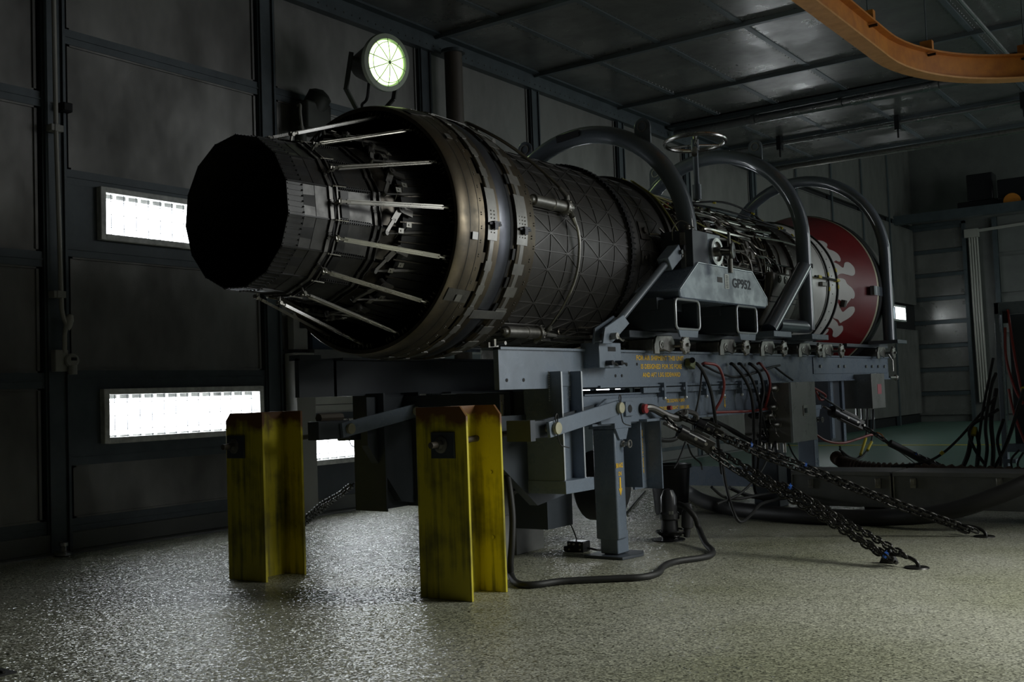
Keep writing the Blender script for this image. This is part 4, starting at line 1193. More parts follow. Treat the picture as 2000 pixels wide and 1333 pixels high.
# data plate housing
X1 = 0.80
out = [(5.545, 1.43), (5.545, 1.475), (5.80, 1.652), (6.60, 1.652), (6.83, 1.49), (6.83, 1.435), (6.80, 1.42), (5.58, 1.42)]
m = M().prism([(0.46, y, z) for y, z in out], (X1 - 0.46, 0, 0))
hp = m.build('cradle_housing', 'blue_grey_paint', cr, bevel=.010)
m = M()
ln = [(X1, 5.552, 1.475), (X1, 5.803, 1.648), (X1, 6.598, 1.648), (X1, 6.825, 1.488), (X1, 6.825, 1.44)]
for p, q in zip(ln, ln[1:]): m.beam(p, q, .004, .004, (1, 0, 0))
m.build('worn_edge', 'edge_steel', hp)
text('stencil', 'GP952', (X1 + .0015, 6.42, 1.558), (0, 1, 0), (0, 0, 1), .062, 'stencil_black', hp, width=.285)
m = M().box(X1, X1 + .002, 6.165, 6.225, 1.515, 1.605)
m.build('data_plate', 'zinc', hp)
m = M()
for k in range(8): m.box(X1 + .002, X1 + .003, 6.18, 6.212, 1.522 + k * .010, 1.526 + k * .010)
m.build('plate_mark', 'stencil_black', hp)
M().box(X1, X1 + .0015, 6.06, 6.13, 1.548, 1.58).build('bare_patch', 'khaki_cover', hp)
# dark wing plate on the rear face of the housing
# fork pockets
for (y0, y1) in ((5.47, 5.775), (6.31, 6.62)):
    for s in (1, -1):
        mi = s < 0
        t = 0.010; z0, z1 = 1.245, 1.415
        m = M(mi).box(0.40, 0.80, y0, y0 + t, z0, z1).box(0.40, 0.80, y1 - t, y1, z0, z1).box(0.40, 0.80, y0, y1, z0, z0 + t).box(0.40, 0.80, y0, y1, z1 - t, z1)
        fp = m.build('fork_pocket', 'dark_and_shaded_blue', cr, bevel=.006)
        f = M(mi); ring = []
        hw = (y1 - y0) / 2; hh = (z1 - z0) / 2; cyy = (y0 + y1) / 2; cz = (z0 + z1) / 2; rr = .03
        for (sy, sz, a0) in ((1, 1, 0), (-1, 1, 90), (-1, -1, 180), (1, -1, 270)):
            for q in range(4):
                t_ = math.radians(a0 + q * 30)
                ring.append((0.805, cyy + sy * (hw - rr) + rr * math.cos(t_), cz + sz * (hh - rr) + rr * math.sin(t_)))
        f.tube(ring, .0075, 8, closed=True)
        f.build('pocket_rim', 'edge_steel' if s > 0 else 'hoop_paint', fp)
        M(mi).prism([(0.795, y0 + .03, z0 - .004), (0.795, y1 - .02, z0 - .004), (0.795, y1 - .035, z0 - .045), (0.795, y0 + .05, z0 - .045)], (.010, 0, 0)).build('pocket_lip', 'blue_grey_paint', fp)
    M().box(0.44, 0.70, y0 - 0.02, y1 + 0.02, 1.36, 1.43).build('pocket_saddle', 'dark_and_shaded_blue', cr)
for s in (1, -1):
    M(s < 0).box(0.44, 0.60, 5.30, 7.0, 1.205, 1.245).build('cradle_runner', 'dark_and_shaded_blue', cr, bevel=.003)
M(True).box(0.46, 0.78, 5.545, 6.83, 1.42, 1.652).box(0.58, 0.79, 5.76, 6.1, 1.60, 1.84).build('far_housing', 'dark_and_shaded_blue', cr)  # far half of the cradle, shade painted in as darker blue
# brace from the rail bracket up to the post block
bs = thing('diagonal_brace', 'slanted grey tube brace with clevis ends left of the GP952 plate', 'brace', (0.64, 4.95, 1.17))
p = Vector((0.66, 4.97, 1.215)); q = Vector((0.70, 5.62, 1.66)); u = (q - p).normalized()
M().cyl(p + u * .11, q - u * .05, 0.0225, 16).build('brace_tube', 'hoop_paint', bs)
m = M().prism([(0.625, 4.84, 1.155), (0.625, 4.93, 1.155), (0.625, 5.13, 1.27), (0.625, 5.07, 1.315), (0.625, 4.87, 1.24)], (.012, 0, 0)).prism([(0.685, 4.84, 1.155), (0.685, 4.93, 1.155), (0.685, 5.13, 1.27), (0.685, 5.07, 1.315), (0.685, 4.87, 1.24)], (.012, 0, 0)).beam(p + u * .07, p + u * .13, .05, .04, (1, 0, 0))
m.build('clevis', 'blue_grey_paint', bs, bevel=.003)
M().cyl((.60, 4.93, 1.195), (.735, 4.93, 1.195), .018, 12).tube([(.73, 4.93, 1.195), (.74, 4.97, 1.17), (.73, 5.0, 1.175)], .005, 6, sub=3).build('clevis_pin', 'zinc', bs)
m = M().obox(q + u * .02, (1, 0, 0), u.cross(Vector((1, 0, 0))), u, .075, .085, .16)
m.build('upper_clevis', 'blue_grey_paint', bs, bevel=.004)
M().cyl(q - u * .06, q - u * .03, .034, 8).build('lock_nut', 'hoop_paint', bs)
M().cyl(q + u * .13 + Vector((-.03, 0, 0)), q + u * .13 + Vector((.05, 0, 0)), .018, 10).cyl(q + u * .08 + Vector((.03, 0, 0)), q + u * .08 + Vector((.055, 0, 0)), .014, 8).build('clevis_pin', 'black_gloss', bs)

mh = thing('middle_hoop_frame', 'grey tubular hoop frame with a slanted foot strut, around the engine at the oil tank', 'hoop frame', (0, 7.77, 1.2))
hoop(mh, 7.77, 1.995, 0.72, 0.055, 0.69, (58, 132))
for s in (1, -1):
    mi = s < 0
    M(mi).cyl((0.72, 7.79, 1.80), (0.70, 7.08, 1.285), 0.055, 24).build('foot_strut', 'hoop_paint', mh)
    M(mi).cyl((0.71, 7.20, 1.33), (0.71, 7.78, 1.33), 0.048, 24).build('foot_tube', 'hoop_paint', mh)
    M(mi).box(0.56, 0.80, 6.92, 7.24, 1.235, 1.275).build('foot_plate', 'blue_grey_paint', mh, bevel=.003)
    M(mi).box(0.56, 0.78, 7.70, 8.05, 1.235, 1.275).build('foot_plate', 'blue_grey_paint', mh, bevel=.003)
    M(mi).box(0.44, 0.60, 6.95, 8.9, 1.21, 1.236).build('cradle_runner', 'dark_and_shaded_blue', mh)
    m = M(mi).lathe([(-.03, .056), (-.03, .059), (.0, .059), (.0, .056)], (0.72, 7.785, 1.80), (0, 0, 1), 24)
    m.build('weld_collar', 'dark_gap', mh)
th = thing('front_hoop_frame', 'grey tubular hoop with a straight leg beside the red rim, farthest of the hoops', 'hoop frame', (0, 9.69, 1.2))
hoop(th, 9.69, 2.04, 0.755, 0.050, 0.77, ())
for s in (1, -1):
    mi = s < 0
    M(mi).box(0.60, 0.86, 9.58, 9.86, 1.235, 1.268).build('foot_plate', 'hoop_paint', th, bevel=.003)
    M(mi).box(0.44, 0.62, 8.95, 10.1, 1.21, 1.236).build('cradle_runner', 'dark_and_shaded_blue', th)
    M(mi).box(0.70, 0.735, 9.40, 9.66, 1.66, 1.74).build('side_bracket', 'hoop_paint', th)

# ------------------------------------------------------------------ yellow restraint posts
for (nm, x0, x1, yf, yb, ch, lab, plates) in (
        ('near', 0.320, 0.617, 3.762, 4.03, 'r', 'yellow steel H-section restraint post with rust at its top, nearest the camera', True),
        ('far', -0.955, -0.672, 3.722, 4.0, 'l', 'dull yellow steel H-section restraint post in front of the lit window, left of the other', False)):
    po = thing('restraint_post', lab, 'post', ((x0 + x1) / 2, (yf + yb) / 2, 0), 'yellow restraint posts behind the engine tail')
    H = 0.862; c = .035; t = .014; xm = (x0 + x1) / 2
    if ch == 'r': P = [(x0, 0), (x1, 0), (x1, H - .045), (x1 - c, H), (x0 + .005, H)]
    else: P = [(x0, 0), (x1, 0), (x1, H), (x0 + c, H), (x0, H - .04)]
    M().prism([(x, yf, z) for x, z in P], (0, t, 0)).build('flange', 'yellow_paint', po, bevel=.0015)
    M().prism([(x, yb - t, z) for x, z in P], (0, t, 0)).build('flange', 'yellow_paint', po, bevel=.0015)
    M().box(xm - .006, xm + .006, yf + t, yb - t, 0, H).build('web', 'yellow_paint', po)
    m = M()
    for z in (.25, .55): m.cyl((x1 - .06, yb - t - .008, z), (x1 - .06, yb - t, z), .009, 8)
    m.build('stud', 'yellow_paint', po)
    # anchor plate and nuts on the front flange
    ax = 0.485 if plates else -0.872
    az = 0.692 if plates else 0.69
    m = M().box(ax - .065, ax + .068, yf - .012, yf, az - .062, az + .056)
    ap = m.build('anchor_plate', 'dark_and_shaded_blue', po, bevel=.002)
    M().lathe([(0, .038), (.006, .038), (.008, .03), (.008, 0)], (ax - .005, yf - .012, az), (0, -1, 0), 24).build('washer', 'zinc', ap)
    M().cyl((ax - .005, yf - .02, az), (ax - .005, yf - .045, az), .021, 6).build('nut', 'zinc', ap)
    M().cyl((ax - .005, yf - .085, az), (ax - .005, 4.26, az + .025), .0145, 14).build('tension_rod', 'brown_pipe', po)
M(False).box(.52, .66, 4.20, 4.24, .68, .78).build('rod_block', 'dark_and_shaded_blue', tr)

# ------------------------------------------------------------------ floodlight on the wall
L0 = Vector((-2.12, 6.36, 3.60)); LD = Vector((0.95, -0.16, -0.16)).normalized()
fl_ = thing('floodlight', 'round green-white glowing floodlight with a wire guard on the wall above the nozzle', 'lamp', (-2.8, 6.4, 3.4))
R_ = 0.222
m = M().lathe([(-.36, .0), (-.36, .05), (-.33, .10), (-.14, .165), (-.02, R_ - .01), (0.0, R_ - .008)], L0, LD, 32)
m.build('housing', 'lamp_body', fl_)
m = M().lathe([(-.02, R_ - .045), (-.02, R_ + .0), (.0, R_ + .008), (.028, R_ + .004), (.034, R_ - .035), (.02, R_ - .045), (-.02, R_ - .045)], L0, LD, 40)
m.build('rim', 'lamp_rim', fl_)
m = M().lathe([(.006, R_ - .036), (.012, R_ * .5), (.014, 0.001)], L0, LD, 40)
m.build('lens', 'lamp_lens', fl_)
a_, b_, d_ = frame(LD)
for k in range(5):
    t = PI * k / 5 + .2
    v = a_ * math.cos(t) + b_ * math.sin(t)
    M().tube([L0 + d_ * .030 - v * (R_ - .02), L0 + d_ * .055 - v * R_ * .5, L0 + d_ * .062, L0 + d_ * .055 + v * R_ * .5, L0 + d_ * .030 + v * (R_ - .02)], .0035, 6, sub=3).build('guard_wire', 'lamp_rim', fl_)
m = M().tube([L0 + d_ * .054 + (a_ * math.cos(t) + b_ * math.sin(t)) * .16 for t in [k * PI / 12 for k in range(24)]], .003, 5, closed=True)
m.build('guard_wire', 'lamp_rim', fl_)
m = M()
hz = Vector((-LD.y, LD.x, 0)).normalized()
for s in (-1, 1):
    p0 = L0 - LD * .12 + hz * (R_ + .02) * s
    p1 = p0 + Vector((-.10, .03, -.22)); p2 = L0 + Vector((-.36, .16, -.38)) + hz * .05 * s
    m.cyl(p0, L0 - LD * .12 + hz * .10 * s, .022, 10)
    m.beam(p0 + Vector((0, 0, .05)), p1, .05, .012, LD).beam(p1, p2, .05, .012, LD)
m.build('yoke', 'lamp_body', fl_)
m = M().cyl(L0 + Vector((-.36, .16, -.40)), L0 + Vector((-.36, .16, -.30)), .05, 14).beam((WX + .02, 6.56, 3.10), L0 + Vector((-.34, .16, -.42)), .10, .06, (0, 1, 0)).box(WX, WX + .05, 6.45, 6.70, 2.98, 3.25)
m.build('wall_bracket', 'tray_grey', fl_)
m = M().tube([L0 - LD * .2, L0 + Vector((-.25, .05, -.22)), L0 + Vector((-.38, .12, -.25)), L0 + Vector((-.45, .2, -.36)), (WX + .05, 6.3, 3.2)], .012, 8, sub=5)
m.build('lamp_cable', 'black_rubber', fl_)
spot = bpy.data.lights.new('floodlight_beam', 'SPOT')
spot.energy = 5.0; spot.color = (0.78, 1.0, 0.42); spot.spot_size = math.radians(150); spot.shadow_soft_size = .15
so = bpy.data.objects.new('floodlight_beam', spot); COL.objects.link(so)
so.location = L0 + LD * .09; so.rotation_euler = LD.to_track_quat('-Z', 'Y').to_euler()
# dark junction gear on the wall left of the lamp
jb = thing('wall_junction_gear', 'dark ballast box with a fin and thin pipe on the wall below the floodlight', 'ballast box', (WX, 6.1, 3.2))
M().box(WX, WX + .20, 6.0, 6.28, 3.10, 3.34).build('box_body', 'lamp_body', jb, bevel=.02)
M().lathe([(0, .10), (.15, .10), (.18, .06), (.2, 0)], (WX + .1, 6.15, 3.28), (0.5, 0.3, 1), 18).build('domed_cover', 'lamp_body', jb)
M().tube([(WX + .2, 5.95, 3.06), (WX + .2, 5.93, 3.2), (WX + .18, 5.95, 3.28), (WX + .1, 6.0, 3.3)], .011, 8, sub=4).build('thin_pipe', 'conduit', jb)
M().cyl((WX + .12, 6.0, 3.0), (WX + .12, 6.0, 3.12), .05, 12).build('gland', 'lamp_body', jb)

# ------------------------------------------------------------------ wall pipes and boxes
wp = thing('wall_conduit', 'thin pale conduit running down the dark column at the left edge', 'conduit', (-2.75, 3.91, 1.2))
M().tube([(-2.77, 3.895, 4.2), (-2.77, 3.90, 2.7), (-2.77, 3.92, 1.56), (-2.765, 3.93, 1.50), (-2.76, 3.945, 1.46), (-2.765, 3.935, 1.40), (-2.77, 3.935, 1.28)], .015, 10).build('pipe', 'conduit', wp)
for z in (2.735, 1.655):
    m = M().box(WX + .03, -2.755, 3.86, 3.945, z - .022, z + .022).box(-2.785, -2.75, 3.882, 3.918, z - .024, z + .024)
    m.build('pipe_clip', 'grey_plastic', wp, bevel=.003)
M().lathe([(0, .02), (.03, .028), (.07, .028), (.10, .018)], (-2.765, 3.95, 1.43), (0, .3, 1), 14, caps=True).build('pipe_coupling', 'conduit', wp)
so_ = thing('wall_socket', 'pale grey socket box with a round cover at the foot of the conduit', 'socket', (-2.78, 3.92, 1.2))
M().box(-2.82, -2.765, 3.868, 3.96, 1.16, 1.30).build('box_body', 'grey_plastic', so_, bevel=.006)
M().lathe([(0, .045), (.03, .045), (.04, .036), (.045, 0)], (-2.765, 3.975, 1.23), (1, -.3, 0), 24, caps=True).build('round_cover', 'grey_plastic', so_)
M().box(-2.718, -2.712, 3.95, 3.985, 1.228, 1.248).build('cover_window', 'dark_gap', so_)
M().cyl((-2.745, 3.975, 1.14), (-2.745, 3.975, 1.20), .028, 14).build('cable_gland', 'grey_plastic', so_)
dk = tag(M().box(WX + .0, WX + .08, 3.95, 4.02, 2.86, 2.92).box(WX + .08, WX + .09, 3.955, 4.015, 2.865, 2.915).build('sensor_box', 'dark_gap', bevel=.003), 'small dark box on the wall beside the upper conduit', 'sensor')
ft = thing('floor_fitting', 'small domed metal fitting on the floor at the foot of the left wall', 'floor fitting', (-2.98 + .2, 3.83, 0))
M().lathe([(0, .055), (.01, .05), (.02, .02), (.05, .02), (.055, .03), (.075, .028), (.08, 0)], (-2.70, 3.86, 0.012), (0.1, 0, 1), 20).build('body', 'brushed', ft)
vp = thing('vertical_wall_pipe', 'thick brown vertical pipe against the wall right of the floodlight', 'pipe', (-2.66, 7.93, 0))
M().cyl((-2.66, 7.93, 0.012), (-2.66, 7.93, 4.20), .085, 24).build('pipe', 'brown_pipe', vp)
M().cyl((-2.66, 7.93, 4.17), (-2.66, 7.93, 4.20), .115, 24).build('collar', 'wall_steel', vp)
# bright cabinet edge beside the pale boards
cb = thing('metal_cabinet', 'narrow bright metal cabinet standing against the wall under the nozzle', 'cabinet', (-2.75, 5.98, 0))
M().box(-2.828, -2.70, 5.86, 6.06, 0.013, 1.30).build('body', 'grey_plastic', cb, bevel=.004)
M().box(-2.828, -2.76, 5.90, 6.05, 1.33, 1.62).build('upper_box', 'grey_plastic', cb, bevel=.004)
M().box(-2.758, -2.752, 5.965, 6.035, 1.50, 1.56).build('dark_opening', 'dark_gap', cb)
bl = tag(M().box(-2.82, -2.78, 6.12, 6.42, 1.33, 1.44).box(-2.82, -2.79, 6.14, 6.34, 1.44, 1.50).build('blue_box', 'stencil_black'), 'dull blue box on the pale wall seen under the nozzle', 'box')
bl.data.materials[0] = mat('dull_blue', (0.04, 0.07, 0.12), .5)
gx = tag(M().box(-2.80, -2.70, 6.06, 6.6, 1.16, 1.33).build('grey_box', 'tray_grey', bevel=.004), 'dark grey box just above the trailer rail end under the nozzle', 'box')
# far conduits on the back wall
fc = thing('conduit_bundle', 'four pale vertical conduits on the back wall of the far hall', 'conduit', (-1.6, 24.4, 0))
for k in range(4):
    M().cyl((-1.69 + k * .052, 24.38, 0.4), (-1.72 + k * .052, 24.38, 4.02), .022, 10).build('pipe', 'conduit', fc)
M().box(-1.80, -1.52, 24.30, 24.44, 3.92, 4.10).build('pull_box', 'conduit', fc)
M().beam((-1.52, 24.36, 4.05), (-.4, 24.36, 4.10), .06, .06).build('tray_run', 'conduit', fc)
# far hall door with horizontal ribs
dr = bpy.data.objects.new('door_1', None); COL.objects.link(dr); dr.location = (-2.4, 24.4, 0); dr['kind'] = 'structure'
for k in range(8):
    z = .15 + k * .515
    M().box(-2.97, -1.86, 24.40, 24.43, z, z + .42).build('door_panel', 'ceiling_panel', dr)
    M().box(-2.97, -1.86, 24.36, 24.43, z + .42, z + .50).build('door_rib', 'wall_steel', dr)
M().box(-3.05, -2.98, 24.34, 24.44, 0, 4.3).box(-1.86, -1.79, 24.34, 24.44, 0, 4.3).box(-3.05, -1.79, 24.34, 24.44, 4.25, 4.32).build('door_frame', 'wall_steel', dr)
d2 = bpy.data.objects.new('door_2', None); COL.objects.link(d2); d2.location = (0, 24.4, 0); d2['kind'] = 'structure'
for k in range(5):
    M().box(-1.15, .4, 24.40, 24.43, .15 + k * .85, .15 + k * .85 + .76).build('door_panel', 'wall_board', d2)
M().box(-1.25, -1.16, 24.34, 24.44, 0, 4.3).box(.41, .5, 24.34, 24.44, 0, 4.3).build('door_frame', 'wall_steel', d2)
# dark crane machinery high in the far hall
cm = thing('hoist_trolley', 'dark hoist machinery with an orange wheel high on the far wall', 'hoist', (-1.1, 23.8, 4.5))
M().box(-1.7, -.2, 23.4, 23.9, 4.35, 4.55).box(-1.5, -1.0, 23.4, 23.8, 4.55, 5.1).box(-.9, -.3, 23.3, 23.8, 4.5, 4.9).build('frame', 'black_gloss', cm, bevel=.02)
M().lathe([(0, .16), (.06, .16), (.06, 0)], (-.62, 23.25, 4.42), (0, -1, 0), 20, caps=True).build('orange_wheel', 'orange_paint', cm)
tag(M().box(-2.9, 2.0, 22.9, 23.1, 4.18, 4.36).build('crane_beam', 'wall_steel'), 'dark horizontal crane beam across the far hall', 'beam')

# ------------------------------------------------------------------ overhead things
mr = thing('monorail_beam', 'curved orange overhead monorail beam at the upper right', 'monorail', (1.1, 8, 3.7))
pth = [(1.075, 4.2), (1.085, 6.0), (1.095, 7.4), (1.10, 8.5)]
cxx, cyy, RR = 2.35, 8.72, 1.25
pth = pth + [(cxx - RR * math.cos(t), cyy + RR * 1.28 * math.sin(t)) for t in [PI / 2 * k / 14 for k in range(0, 15)]] + [(3.2, 10.34), (4.6, 10.36)]


def sweep(m, path, x0, x1, z0, z1):
    k = len(m.v); n = len(path)
    for i, (x, y) in enumerate(path):
        a = Vector(path[max(i - 1, 0)]); b = Vector(path[min(i + 1, n - 1)]); t = (b - a).normalized(); nn = Vector((t.y, -t.x))
        for (o, z) in ((x0, z0), (x1, z0), (x1, z1), (x0, z1)): m.v.append(Vector((x + nn.x * o, y + nn.y * o, z)))
    for i in range(n - 1):
        for q in range(4): m.f.append((k + i * 4 + q, k + i * 4 + (q + 1) % 4, k + (i + 1) * 4 + (q + 1) % 4, k + (i + 1) * 4 + q))
    m.f.append((k, k + 1, k + 2, k + 3)); m.f.append((k + n * 4 - 1, k + n * 4 - 2, k + n * 4 - 3, k + n * 4 - 4))
    return m


sweep(M(), pth, -.006, .006, 3.51, 3.70).build('web', 'orange_paint', mr)
sweep(M(), pth, -.065, .065, 3.495, 3.51).build('lower_flange', 'orange_flange', mr)
sweep(M(), pth, -.065, .065, 3.70, 3.715).build('upper_flange', 'orange_paint', mr)
for (x, y) in ((1.09, 6.9), (1.10, 8.4), (1.26, 9.5), (1.9, 10.2)):
    h = M().box(x - .05, x + .05, y - .03, y + .03, 3.715, 3.80).build('hanger', 'orange_paint', mr)
    M().cyl((x, y, 3.80), (x, y, CZ), .006, 8).build('hanger_rod', 'wall_steel', mr)
    M().cyl((x - .07, y, 3.68), (x + .07, y, 3.68), .012, 8).build('hanger_bolt', 'black_gloss', mr)
# ceiling service pipes and long light fittings
def along_x(name, y, z, x0, x1, r, mt, label, cat, par_bits=()):
    o = thing(name, label, cat, ((x0 + x1) / 2, y, z))
    M().cyl((x0, y, z), (x1, y, z), r, 14).build('pipe', mt, o)
    return o


duct = thing('ceiling_duct', 'long galvanised round duct in three sections under the ceiling', 'duct', (0, 12.62, 4.2))
for (x0, x1) in ((-2.70, -1.62), (-1.58, -.52), (-.48, .58), (.62, 1.68), (1.72, 2.8)):
    M().cyl((x0, 12.62, 4.235), (x1, 12.62, 4.235), .055, 16).cyl((x1 - .02, 12.62, 4.235), (x1 + .03, 12.62, 4.235), .062, 16).build('duct_section', 'brushed', duct)
M().box(-2.75, 3.2, 12.50, 12.74, 4.30, 4.34).build('duct_tray', 'wall_steel', duct)
o = along_x('ceiling_pipe', 14.2, 4.25, -2.6, 3.2, .028, 'brushed', 'thin galvanised pipe under the ceiling beyond the round duct', 'pipe')
for x in (-1.9, -.3, 1.2, 2.2):
    M().box(x - .03, x + .03, 14.15, 14.25, 4.16, 4.35).cyl((x, 14.2, 4.06), (x, 14.2, 4.17), .012, 6).build('pipe_hanger', 'black_gloss', o)
o = along_x('ceiling_pipe', 15.6, 4.20, -2.6, 3.2, .04, 'zinc', 'farthest pipe under the ceiling edge', 'pipe')
o = thing('ceiling_pipe', 'bright thin pipe running lengthwise between the monorail and the right corner', 'pipe', (1.45, 11, 4.2))
M().cyl((1.45, 8.9, 4.24), (1.45, 13.0, 4.24), .022, 10).build('pipe', 'brushed', o)
for y in (9.3, 12.4): M().box(1.41, 1.49, y - .04, y + .04, 4.19, 4.35).cyl((1.45, y, 4.08), (1.45, y, 4.2), .015, 8).build('pipe_hanger', 'black_gloss', o)
o = thing('ceiling_pipe', 'thin pipe under the ceiling crossing the upper right corner', 'pipe', (2.0, 11.2, 4.2))
M().cyl((1.5, 12.45, 4.22), (3.6, 12.45, 4.22), .018, 8).build('pipe', 'brushed', o)
# handwheel stand
hw = thing('handwheel', 'chrome spoked handwheel on a stem above the middle hoop', 'handwheel', (0.24, 7.0, 2.3))
c0 = Vector((0.245, 7.0, 2.665)); ax = Vector((-0.03, .05, 1)).normalized(); a_, b_, _d = frame(ax)
M().tube([c0 + (a_ * math.cos(t) + b_ * math.sin(t)) * .215 for t in [k * PI / 20 for k in range(40)]], .016, 10, closed=True).build('wheel_rim', 'stainless', hw)
for k in range(3):
    t = k * 2 * PI / 3 + .5
    M().cyl(c0 - ax * .02, c0 + (a_ * math.cos(t) + b_ * math.sin(t)) * .205, .009, 8).build('spoke', 'stainless', hw)
M().cyl(c0 - ax * .06, c0 + ax * .02, .03, 14).build('hub', 'hoop_paint', hw)
M().cyl((0.245, 7.0, 2.24), c0, .020, 12).cyl((0.245, 7.0, 2.25), (0.245, 7.0, 2.36), .032, 12).build('stem', 'hoop_paint', hw)
M().cyl(c0 + ax * .02 + a_ * .0, c0 + ax * .06, .014, 8).build('top_nut', 'zinc', hw)
M().cyl(c0 - ax * .03, c0 - ax * .07 + Vector((.02, -.06, -.03)), .02, 10).build('grip', 'stainless', hw)

# ------------------------------------------------------------------ stainless boxes on the trailer side
b1 = thing('junction_box', 'large stainless electrical box with connectors hanging on the trailer side', 'junction box', (0.72, 7.2, .5))
M().box(0.575, 0.745, 7.285, 7.76, 0.50, 0.92).build('box_body', 'box_steel', b1, bevel=.003)
M().box(0.745, 0.757, 7.283, 7.765, 0.497, 0.923).build('door', 'box_steel', b1, bevel=.002)
M().box(0.742, 0.760, 7.281, 7.287, 0.497, 0.923).build('door_edge', 'edge_steel', b1)
m = M().box(.757, .762, 7.50, 7.585, .68, .755)
lt = m.build('latch', 'zinc', b1, bevel=.001)
M().box(.762, .766, 7.52, 7.565, .70, .735).box(.762, .7655, 7.512, 7.575, .69, .693).build('latch_paddle', 'black_gloss', lt)
# connector face toward the viewer
cf = M().box(0.545, 0.745, 6.88, 7.283, 0.515, 0.905) if False else M().box(0.40, 0.575, 7.275, 7.60, 0.52, 0.90)
cf.build('connector_panel', 'box_steel', b1, bevel=.003)
for (x, z, r, l) in ((.50, .885, .028, .06), (.65, .885, .024, .05), (.56, .81, .022, .07), (.64, .755, .020, .05), (.50, .70, .024, .09), (.62, .695, .018, .06), (.57, .63, .024, .08), (.66, .63, .018, .06), (.55, .555, .034, .06)):
    m = M().lathe([(0, r + .006), (.008, r + .006), (.010, r), (l, r), (l + .01, r - .006), (l + .04, r * .5)], (x, 7.275, z), (0, -1, 0), 16, caps=True)
    m.build('connector', 'zinc' if x > .6 else 'black_gloss', b1)
    if x > .5: M().tube([(x, 7.21, z - .02), (x + .015, 7.19, z - .06), (x + .02, 7.22, z - .09)], .003, 5, sub=3).build('cap_chain', 'pipe_bright', b1)
m = M()
for k in range(6): m.cyl((.46 + k * .045, 7.30, .50), (.46 + k * .045, 7.30, .45 - .02 * (k % 2)), .012, 8)
m.build('gland', 'zinc', b1)
b2 = thing('junction_box', 'smaller stainless box with a pink label at the front end of the trailer', 'junction box', (0.65, 9.4, .7))
M().box(0.42, 0.70, 9.27, 9.63, 0.68, 0.975).build('box_body', 'box_steel', b2, bevel=.003)
M().box(0.70, 0.71, 9.268, 9.635, 0.677, 0.978).build('door', 'box_steel', b2, bevel=.002)
M().box(0.71, 0.712, 9.42, 9.53, 0.80, 0.885).build('pink_label', 'pink_label', b2)
for k in range(4):
    m = M().cyl((.54 + k * .045, 9.36, .68), (.54 + k * .045, 9.36, .60), .014, 10).cyl((.54 + k * .045, 9.36, .60), (.54 + k * .045, 9.36, .585), .018, 10)
    m.build('gland', 'brushed', b2)
M().box(.48, .54, 9.36, 9.46, .975, 1.0).build('hanger_tab', 'zinc', b2)

# ------------------------------------------------------------------ cables and hoses
def cable(name, pts, r, mt, label, cat='cable', group=None, n=8, sub=6):
    o = M().tube(pts, r, n, sub=sub).build(name, mt)
    return tag(o, label, cat, group)


